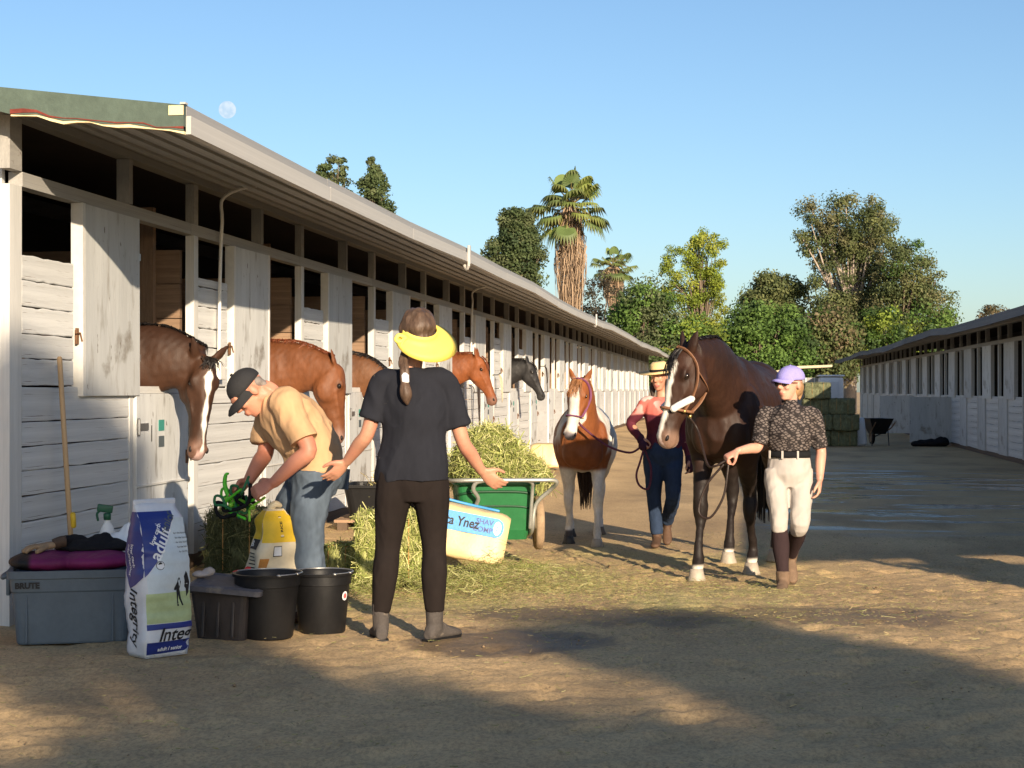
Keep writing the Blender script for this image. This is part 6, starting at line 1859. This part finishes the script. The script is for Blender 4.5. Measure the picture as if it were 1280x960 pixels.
# ================================================================== trees, palms, far buildings, moon
def spot_at(px, t):
    xc = (px - 640) / 2100; c, s = math.cos(THETA), math.sin(THETA)
    return t * (-s + xc * c), t * (c + xc * s)
LEAF = mat('leaf', rough=.6, attr=True, var=.12, scale=.8, bump=0, trans=.40, spec=.2)
mat('bark', (.16, .12, .09), .9, .3, 3, .5, 14, (1, 1, .3))
mat('bark_pale', (.34, .28, .23), .85, .3, 3, .4, 14, (1, 1, .3))
def tree(name, label, xy, lobes, cols, nclump=60, per=150, leaf=(.14, .30), trunk=.22, clump_r=.16, bark='bark', cat='tree', group=None, droop=0.0, z0=-.2, limbs=True, fill=.55, flat=.75):
    """lobes: (dx, dz, rx, rz[, dy, ry]) in metres from the foot; foliage is many small leaf faces gathered in clumps"""
    T = thing(name, label, cat, (xy[0], xy[1], z0), -math.atan2(xy[0], xy[1]), group)
    vol = np.array([l[2] * l[3] for l in lobes]); pr = vol / vol.sum()
    q = MB()
    zs = max(l[1] for l in lobes)
    lows = min(l[1] - l[3] for l in lobes)
    top = max(l[1] for l in lobes)
    q.tube([(0, 0, -.1), (.05 * top * .1, 0, top * .3), (lobes[0][0] * .5, 0, top * .65), (lobes[0][0], 0, top)], [trunk * 1.25, trunk, trunk * .6, trunk * .15], 8)
    P_, N_, S_, C_ = [], [], [], []
    for k in range(nclump):
        l = lobes[RNG.choice(len(lobes), p=pr)]
        dx, dz, rx, rz = l[:4]; dy = l[4] if len(l) > 4 else 0; ry = l[5] if len(l) > 5 else rx
        u = nrm(RNG.normal(size=3)); rad = RNG.uniform(0, 1) ** .33
        rad = rad * (1 - fill) + fill * RNG.uniform(.65, 1.05)
        c = V(dx, dy, dz) + u * V(rx, ry, rz) * rad
        cr = clump_r * (rx + rz) * RNG.uniform(.55, 1.35) + .1
        if limbs and k % 3 == 0:
            st = V(lobes[0][0] * .4, 0, max(.3, min(c[2] - .5, top * RNG.uniform(.25, .7))))
            q.tube([st, (st + c) / 2 + V(0, 0, .25), c], [trunk * .32, trunk * .2, trunk * .06], 5, 3)
        n = int(per * RNG.uniform(.6, 1.3))
        v = RNG.normal(size=(n, 3)); v /= np.linalg.norm(v, axis=1)[:, None]; v *= (RNG.uniform(0, 1, (n, 1)) ** .5) * cr * V(1, 1, flat)
        p = c + v; p[:, 2] -= droop * np.abs(RNG.normal(0, 1, n)) * cr
        P_.append(p); N_.append(v / cr + RNG.normal(0, .6, (n, 3)) + V(0, 0, .25)); S_.append(RNG.uniform(leaf[0], leaf[1], n))
        C_.append(np.array(cols)[RNG.integers(0, len(cols))] * RNG.uniform(.75, 1.2) * RNG.uniform(.8, 1.2, (n, 1)))
    p = np.concatenate(P_); nn = np.concatenate(N_); s = np.concatenate(S_)[:, None]; c = np.concatenate(C_)
    nn /= np.linalg.norm(nn, axis=1)[:, None] + 1e-9
    a = np.cross(nn, RNG.normal(size=nn.shape)); a /= np.linalg.norm(a, axis=1)[:, None] + 1e-9; b = np.cross(nn, a)
    qd = np.stack([p - a * s * .5, p - b * s * .28, p + a * s * .5, p + b * s * .28], 1)
    q.build('trunk', MATS[bark], T, True)
    quads_mesh('crown', qd, LEAF, T, c)
    return T
def M(px, t): return px * t / 2100.0          # size in metres of a span seen at distance t
def lob(t, cx, base_x, x0, x1, y0, y1, k=.5):
    """an ellipsoid lobe from the span it covers at distance t (foot at base_x)"""
    z = lambda y: 1.28 + (487 - y) / 2100 * t + .2
    return (M((x0 + x1) / 2 - base_x, t), (z(y0) + z(y1)) / 2, M(x1 - x0, t) / 2, (z(y0) - z(y1)) / 2)
OLIVE = [(0.126, 0.156, 0.062), (0.168, 0.186, 0.074), (0.102, 0.13, 0.054), (0.198, 0.192, 0.094), (0.144, 0.174, 0.07)]
GREEN = [(0.087, 0.153, 0.039), (0.124, 0.211, 0.049), (0.16, 0.259, 0.062), (0.074, 0.124, 0.044)]
LIME = [(0.288, 0.351, 0.046), (0.222, 0.288, 0.046), (0.34, 0.371, 0.064), (0.181, 0.234, 0.043)]
DARK = [(0.065, 0.1, 0.045), (0.09, 0.125, 0.05), (0.112, 0.145, 0.06), (0.138, 0.163, 0.075)]
DRY = [(0.204, 0.162, 0.093), (0.17, 0.128, 0.068), (0.145, 0.136, 0.068)]
t = 95
tree('eucalyptus_tree', 'tall loose eucalyptus with pale limbs behind the right-hand stable', spot_at(1062, t),
     [lob(t, 0, 1062, 1030, 1100, 232, 330), lob(t, 0, 1062, 996, 1045, 240, 340), lob(t, 0, 1062, 1050, 1125, 255, 350), lob(t, 0, 1062, 1010, 1100, 300, 420), lob(t, 0, 1062, 1040, 1120, 350, 440)], OLIVE, 230, 210, (.09, .20), .34, .14, 'bark_pale', droop=.3)
t = 92
tree('eucalyptus_tree', 'lower spreading olive tree leaning to the right beside the tall eucalyptus', spot_at(1120, t),
     [lob(t, 0, 1120, 1098, 1172, 296, 390), lob(t, 0, 1120, 1110, 1196, 345, 430), lob(t, 0, 1120, 1070, 1160, 360, 450)], OLIVE + GREEN[:1], 180, 210, (.09, .20), .28, .16, 'bark', droop=.2)
t = 86
tree('leafy_tree', 'bright green bushy tree showing above the right-hand roof', spot_at(1135, t), [lob(t, 0, 1135, 1075, 1140, 385, 475), lob(t, 0, 1135, 1120, 1200, 390, 470)], GREEN + LIME[1:2], 70, 170, (.12, .26), .2, .2)
tree('leafy_tree', 'green tree with dry brown patches below the tall eucalyptus', spot_at(1035, t), [lob(t, 0, 1035, 1000, 1070, 385, 485), lob(t, 0, 1035, 1030, 1080, 400, 470)], DRY[:1] + OLIVE[:3] + GREEN[:1], 100, 170, (.12, .26), .2, .2)
t = 98
tree('leafy_tree', 'grey green tree crown beside the eucalyptus, above the lilac cap', spot_at(965, t), [lob(t, 0, 965, 926, 990, 340, 420), lob(t, 0, 965, 955, 1010, 345, 430)], OLIVE, 110, 160, (.12, .26), .22, .18)
t = 84
tree('leafy_tree', 'dense mid green tree right behind the bay horse\'s back', spot_at(955, t), [lob(t, 0, 955, 905, 985, 380, 490), lob(t, 0, 955, 960, 1015, 385, 490), lob(t, 0, 955, 900, 960, 410, 492)], GREEN, 150, 170, (.12, .25), .22, .18)
t = 90
tree('poplar_tree', 'tall yellow green tree with wispy top between the palms and the bay horse', spot_at(872, t),
     [lob(t, 0, 872, 862, 905, 280, 360), lob(t, 0, 872, 826, 880, 302, 390), lob(t, 0, 872, 858, 912, 340, 430), lob(t, 0, 872, 835, 905, 390, 470)], LIME, 200, 190, (.07, .16), .2, .11, droop=.2)
t = 82
tree('leafy_tree', 'deep green bush tree at the end of the left-hand stable', spot_at(805, t), [lob(t, 0, 805, 765, 830, 345, 440), lob(t, 0, 805, 800, 850, 360, 450), lob(t, 0, 805, 770, 860, 400, 480)], GREEN[:1] + DARK[1:] + GREEN[1:3], 95, 170, (.12, .25), .22, .2)
tree('leafy_tree', 'yellow green shrub tree behind the bay horse\'s ears', spot_at(865, t), [lob(t, 0, 865, 830, 905, 395, 490)], LIME[1:] + GREEN[2:3], 50, 170, (.12, .25), .18, .22)
t = 100
tree('scrub_tree', 'grey bare looking scrub tree between the tall palm and small palm', spot_at(748, t), [lob(t, 0, 748, 725, 790, 338, 420), lob(t, 0, 748, 700, 760, 370, 440)], [(.07, .062, .045), (.055, .055, .035), (.08, .075, .05)], 55, 110, (.10, .22), .18, .16)
t = 88
tree('pine_tree', 'dark rounded pine tree left of the tall palm', spot_at(645, t), [lob(t, 0, 645, 622, 668, 258, 330), lob(t, 0, 645, 607, 660, 285, 370), lob(t, 0, 645, 630, 680, 280, 380)], DARK, 170, 190, (.11, .22), .25, .16)
t = 70
tree('pine_tree', 'loose pine tip showing above the roof nearest the gable', spot_at(415, t), [lob(t, 0, 415, 398, 436, 195, 235), lob(t, 0, 415, 400, 440, 215, 300)], DARK[1:], 46, 110, (.09, .18), .2, .13, flat=.6)
tree('cypress_tree', 'pointed dark conifer rising above the middle of the left roof', spot_at(468, t), [lob(t, 0, 468, 461, 473, 193, 225), lob(t, 0, 468, 450, 486, 202, 260), lob(t, 0, 468, 445, 492, 225, 320)], DARK[1:], 70, 150, (.09, .18), .2, .13)
t = 120
tree('far_tree', 'small brownish far treetop above the right-hand roof', spot_at(1240, t), [lob(t, 0, 1240, 1222, 1258, 380, 420)], DRY, 16, 120, (.12, .25), .15, .25)
tree('far_tree', 'dark green far trees closing the gap between the stables', spot_at(930, t), [lob(t, 0, 930, 880, 1010, 415, 492)], GREEN[:2] + DARK[2:], 60, 170, (.15, .3), .2, .2)
tree('far_tree', 'shaded hedge tree at the far end of the aisle', spot_at(1010, 110), [lob(110, 0, 1010, 960, 1080, 430, 493)], GREEN[:2] + DARK[2:], 50, 170, (.15, .3), .2, .2)

# ---- fan palms
mat('frond', rough=.5, attr=True, var=.12, scale=2, bump=0, trans=.2, spec=.35)
mat('palm_skirt', (.33, .235, .155), .9, .35, 3, .6, 12, (2, 2, .25))
def palm(label, xy, h, r, nf, skirt, seed, cols):
    T = thing('fan_palm', label, 'palm tree', (xy[0], xy[1], -.2), -math.atan2(xy[0], xy[1]))
    rg = np.random.default_rng(seed)
    q = MB(); q.tube([(0, 0, 0), (.1, 0, h * .4), (0, 0, h * .75), (0, 0, h)], [.42, .36, .30, .22], 10); q.build('trunk', MATS['bark'], T, True)
    if skirt:
        qq = []; n = 1100
        for i in range(n):
            a = rg.uniform(0, 6.28); z = rg.uniform(h - skirt, h - .3); k = (h - z) / skirt
            rr = (.35 + .55 * math.sin(min(1, k * 1.25) * 3.0)) * rg.uniform(.6, 1.1) * r * .25 + .28
            a2 = a + rg.normal(0, .12); p0 = V(.30 * math.cos(a), .30 * math.sin(a), z + .2); p1 = V(rr * math.cos(a), rr * math.sin(a), z - .1); p2 = V(rr * rg.uniform(.8, 1.05) * math.cos(a2), rr * rg.uniform(.8, 1.05) * math.sin(a2), z - rg.uniform(.5, 1.6))
            qq.append([p0, (p0 + p1) / 2 + V(0, 0, .05), p1, p2])
        o = quads_mesh('dead_frond_skirt', strand_quads(np.array(qq), rg.uniform(.05, .13, n)), MATS['palm_skirt'], T)
        o['kind'] = 'stuff'
    for i in range(nf):
        a = i * 2.399 + rg.normal(0, .2); el = math.asin(np.clip(1.0 - 1.66 * (i + .5) / nf, -1, 1)) + rg.normal(0, .16)
        L = r * rg.uniform(.40, .62); dirn = V(math.cos(a) * math.cos(el), math.sin(a) * math.cos(el), math.sin(el))
        base = V(0, 0, h - .1); tip = base + dirn * L
        sag = V(0, 0, -.10 * r * math.cos(el))
        q = MB(); q.tube([base, base * .5 + tip * .5 + V(0, 0, .05), tip + sag], [.05, .035, .03], 5, 2)
        up = nrm(V(0, 0, 1) - dirn * dirn[2] + .15 * rg.normal(size=3)); sd = np.cross(dirn, up)
        hub = tip + sag; fl = r * rg.uniform(.36, .5)
        m = 17
        col = np.array(cols[rg.integers(0, len(cols))]) * rg.uniform(.8, 1.2)
        vs, fs = [], []
        for j in range(m):
            b = -1.75 + 3.5 * j / (m - 1)
            d = dirn * math.cos(b) + sd * math.sin(b)
            le = fl * (.72 + .28 * math.cos(b))
            w = np.cross(d, up) * le * .075
            mid = hub + d * le * .6 + up * .02; end = hub + d * le * .85 + V(0, 0, -le * rg.uniform(.28, .5))
            k = len(vs); vs += [hub - w * .25, hub + w * .25, mid + w, mid - w, end]; fs += [(k, k + 1, k + 2, k + 3), (k + 3, k + 2, k + 4)]
        nb = q.n; q.add(vs, fs)
        o = q.build('frond', MATS['frond'], T)
        ca = o.data.color_attributes.new('Col', 'FLOAT_COLOR', 'POINT'); c4 = np.ones((len(o.data.vertices), 4), np.float32); c4[:, :3] = col; c4[:nb, :3] = (.20, .16, .06)
        # leaf tips dry out
        tips = nb + np.arange(m) * 5 + 4; c4[tips, :3] = col * .6 + np.array((.20, .14, .06)) * .5
        ca.data.foreach_set('color', c4.ravel())
PALMG = [(0.128, 0.178, 0.048), (0.17, 0.212, 0.051), (0.102, 0.145, 0.048)]
t = 96
palm('tall fan palm with shaggy brown skirt rising behind the left roof', spot_at(713, t), 1.28 + (487 - 256) / 2100 * t + .2, M(95, t) / 2 * 1.3, 42, M(140, t), 3, PALMG)
t = 112
palm('small fan palm beyond the tall skirted palm', spot_at(767, t), 1.28 + (487 - 332) / 2100 * t + .2, M(50, t) / 2 * 1.35, 30, M(28, t), 9, PALMG)

# ---- tree behind the viewer whose shade falls across the foreground
tree('shade_tree', 'broad leafy tree behind the viewer whose shade falls on the near yard', (9.0, -12.0),
     [(-2.0, 7.45, .95, 1.0, 0, .9), (-1.1, 5.36, 1.55, .92, 0, .9), (1.3, 6.15, .85, 1.05, 0, .9), (2.7, 5.35, 1.1, .80, 0, .9), (-2.5, 5.3, .85, .60, 0, .8), (.8, 4.7, 1.6, .85, 0, .9)], GREEN, 380, 130, (.09, .20), .25, .14, fill=.3)
bpy.data.objects['shade_tree'].rotation_euler[2] = 0

# ---- far shed and trailer at the end of the right-hand row
T = thing('far_shed', 'small grey shed with pale sagging roof beyond the hay stack', 'shed', (2.85, 80, -.16))
q = MB(); q.box((0, 1.5, 1.0), (2.6, 3, 2.0)); q.build('wall', MATS['grey_paint'], T)
for i in range(7):
    q = MB(); q.box((-1.2 + i * .4, -.02, 1.0), (.06, .04, 1.98)); q.build('batten', MATS['white_trim'], T)
q = MB(); q.prism([(-1.9, 2.02), (0, 2.42), (1.6, 2.5), (1.6, 2.6), (0, 2.54), (-1.9, 2.14)], -.4, 3.4, 1); q.build('roof', mat('roof_tan', (.55, .46, .30), .7, .2, 2, .2, 10), T, fix=True)
q = MB(); q.box((-1.0, -.35, 1.0), (.1, .1, 2.02)); q.build('post', MATS['white_trim'], T)
T = thing('horse_trailer', 'white trailer catching the sun at the far end of the row', 'trailer', (4.35, 78.5, -.16))
q = MB(); q.rbox((0, 1.5, 1.15), (1.1, 3.0, 1.75), b=.12); q.build('body', MATS['ink_white'], T)
q = MB(); q.rbox((0, 1.5, 2.08), (1.2, 3.1, .08), b=.03); q.build('roof', MATS['ink_white'], T)
for s_ in (-.57, .57):
    q = MB(); q.rings([[(s_ + x, 1.8 + r_ * math.cos(a), .32 + r_ * math.sin(a)) for a in np.linspace(0, 6.28, 18, endpoint=False)] for x, r_ in ((-.08, .2), (-.08, .3), (.08, .3), (.08, .2))]); q.build('wheel', MATS['black_rubber'], T)
q = MB(); q.box((0, -.02 + .0, 1.2), (.7, .03, 1.2)); q.build('ramp_door', MATS['bag_white'], T)

# ---- moon
mx = bpy.data.materials.new('moon'); mx.use_nodes = True
nt = mx.node_tree; N = nt.nodes; L_ = nt.links; b = N['Principled BSDF']
tc = N.new('ShaderNodeTexCoord'); nz = N.new('ShaderNodeTexNoise'); nz.inputs['Scale'].default_value = .28; nz.inputs['Detail'].default_value = 4; L_.new(tc.outputs['Object'], nz.inputs['Vector'])
cr = N.new('ShaderNodeValToRGB'); cr.color_ramp.elements[0].position = .38; cr.color_ramp.elements[0].color = (.52, .69, .86, 1); cr.color_ramp.elements[1].position = .62; cr.color_ramp.elements[1].color = (.68, .80, .92, 1)
L_.new(nz.outputs['Fac'], cr.inputs[0]); em = N.new('ShaderNodeEmission'); em.inputs['Strength'].default_value = .62
L_.new(cr.outputs[0], em.inputs['Color']); L_.new(em.outputs[0], N['Material Output'].inputs['Surface'])
x, y = spot_at(284, 900)
q = MB(); q.sphere((0, 0, 0), 900 * 10.8 / 2100, 32, 20)
o = q.build('moon', mx, None, True); o.location = (x, y, 1.28 + (487 - 137) / 2100 * 900)
tag(o, 'pale nearly full moon in the sky above the roof corner', 'moon')
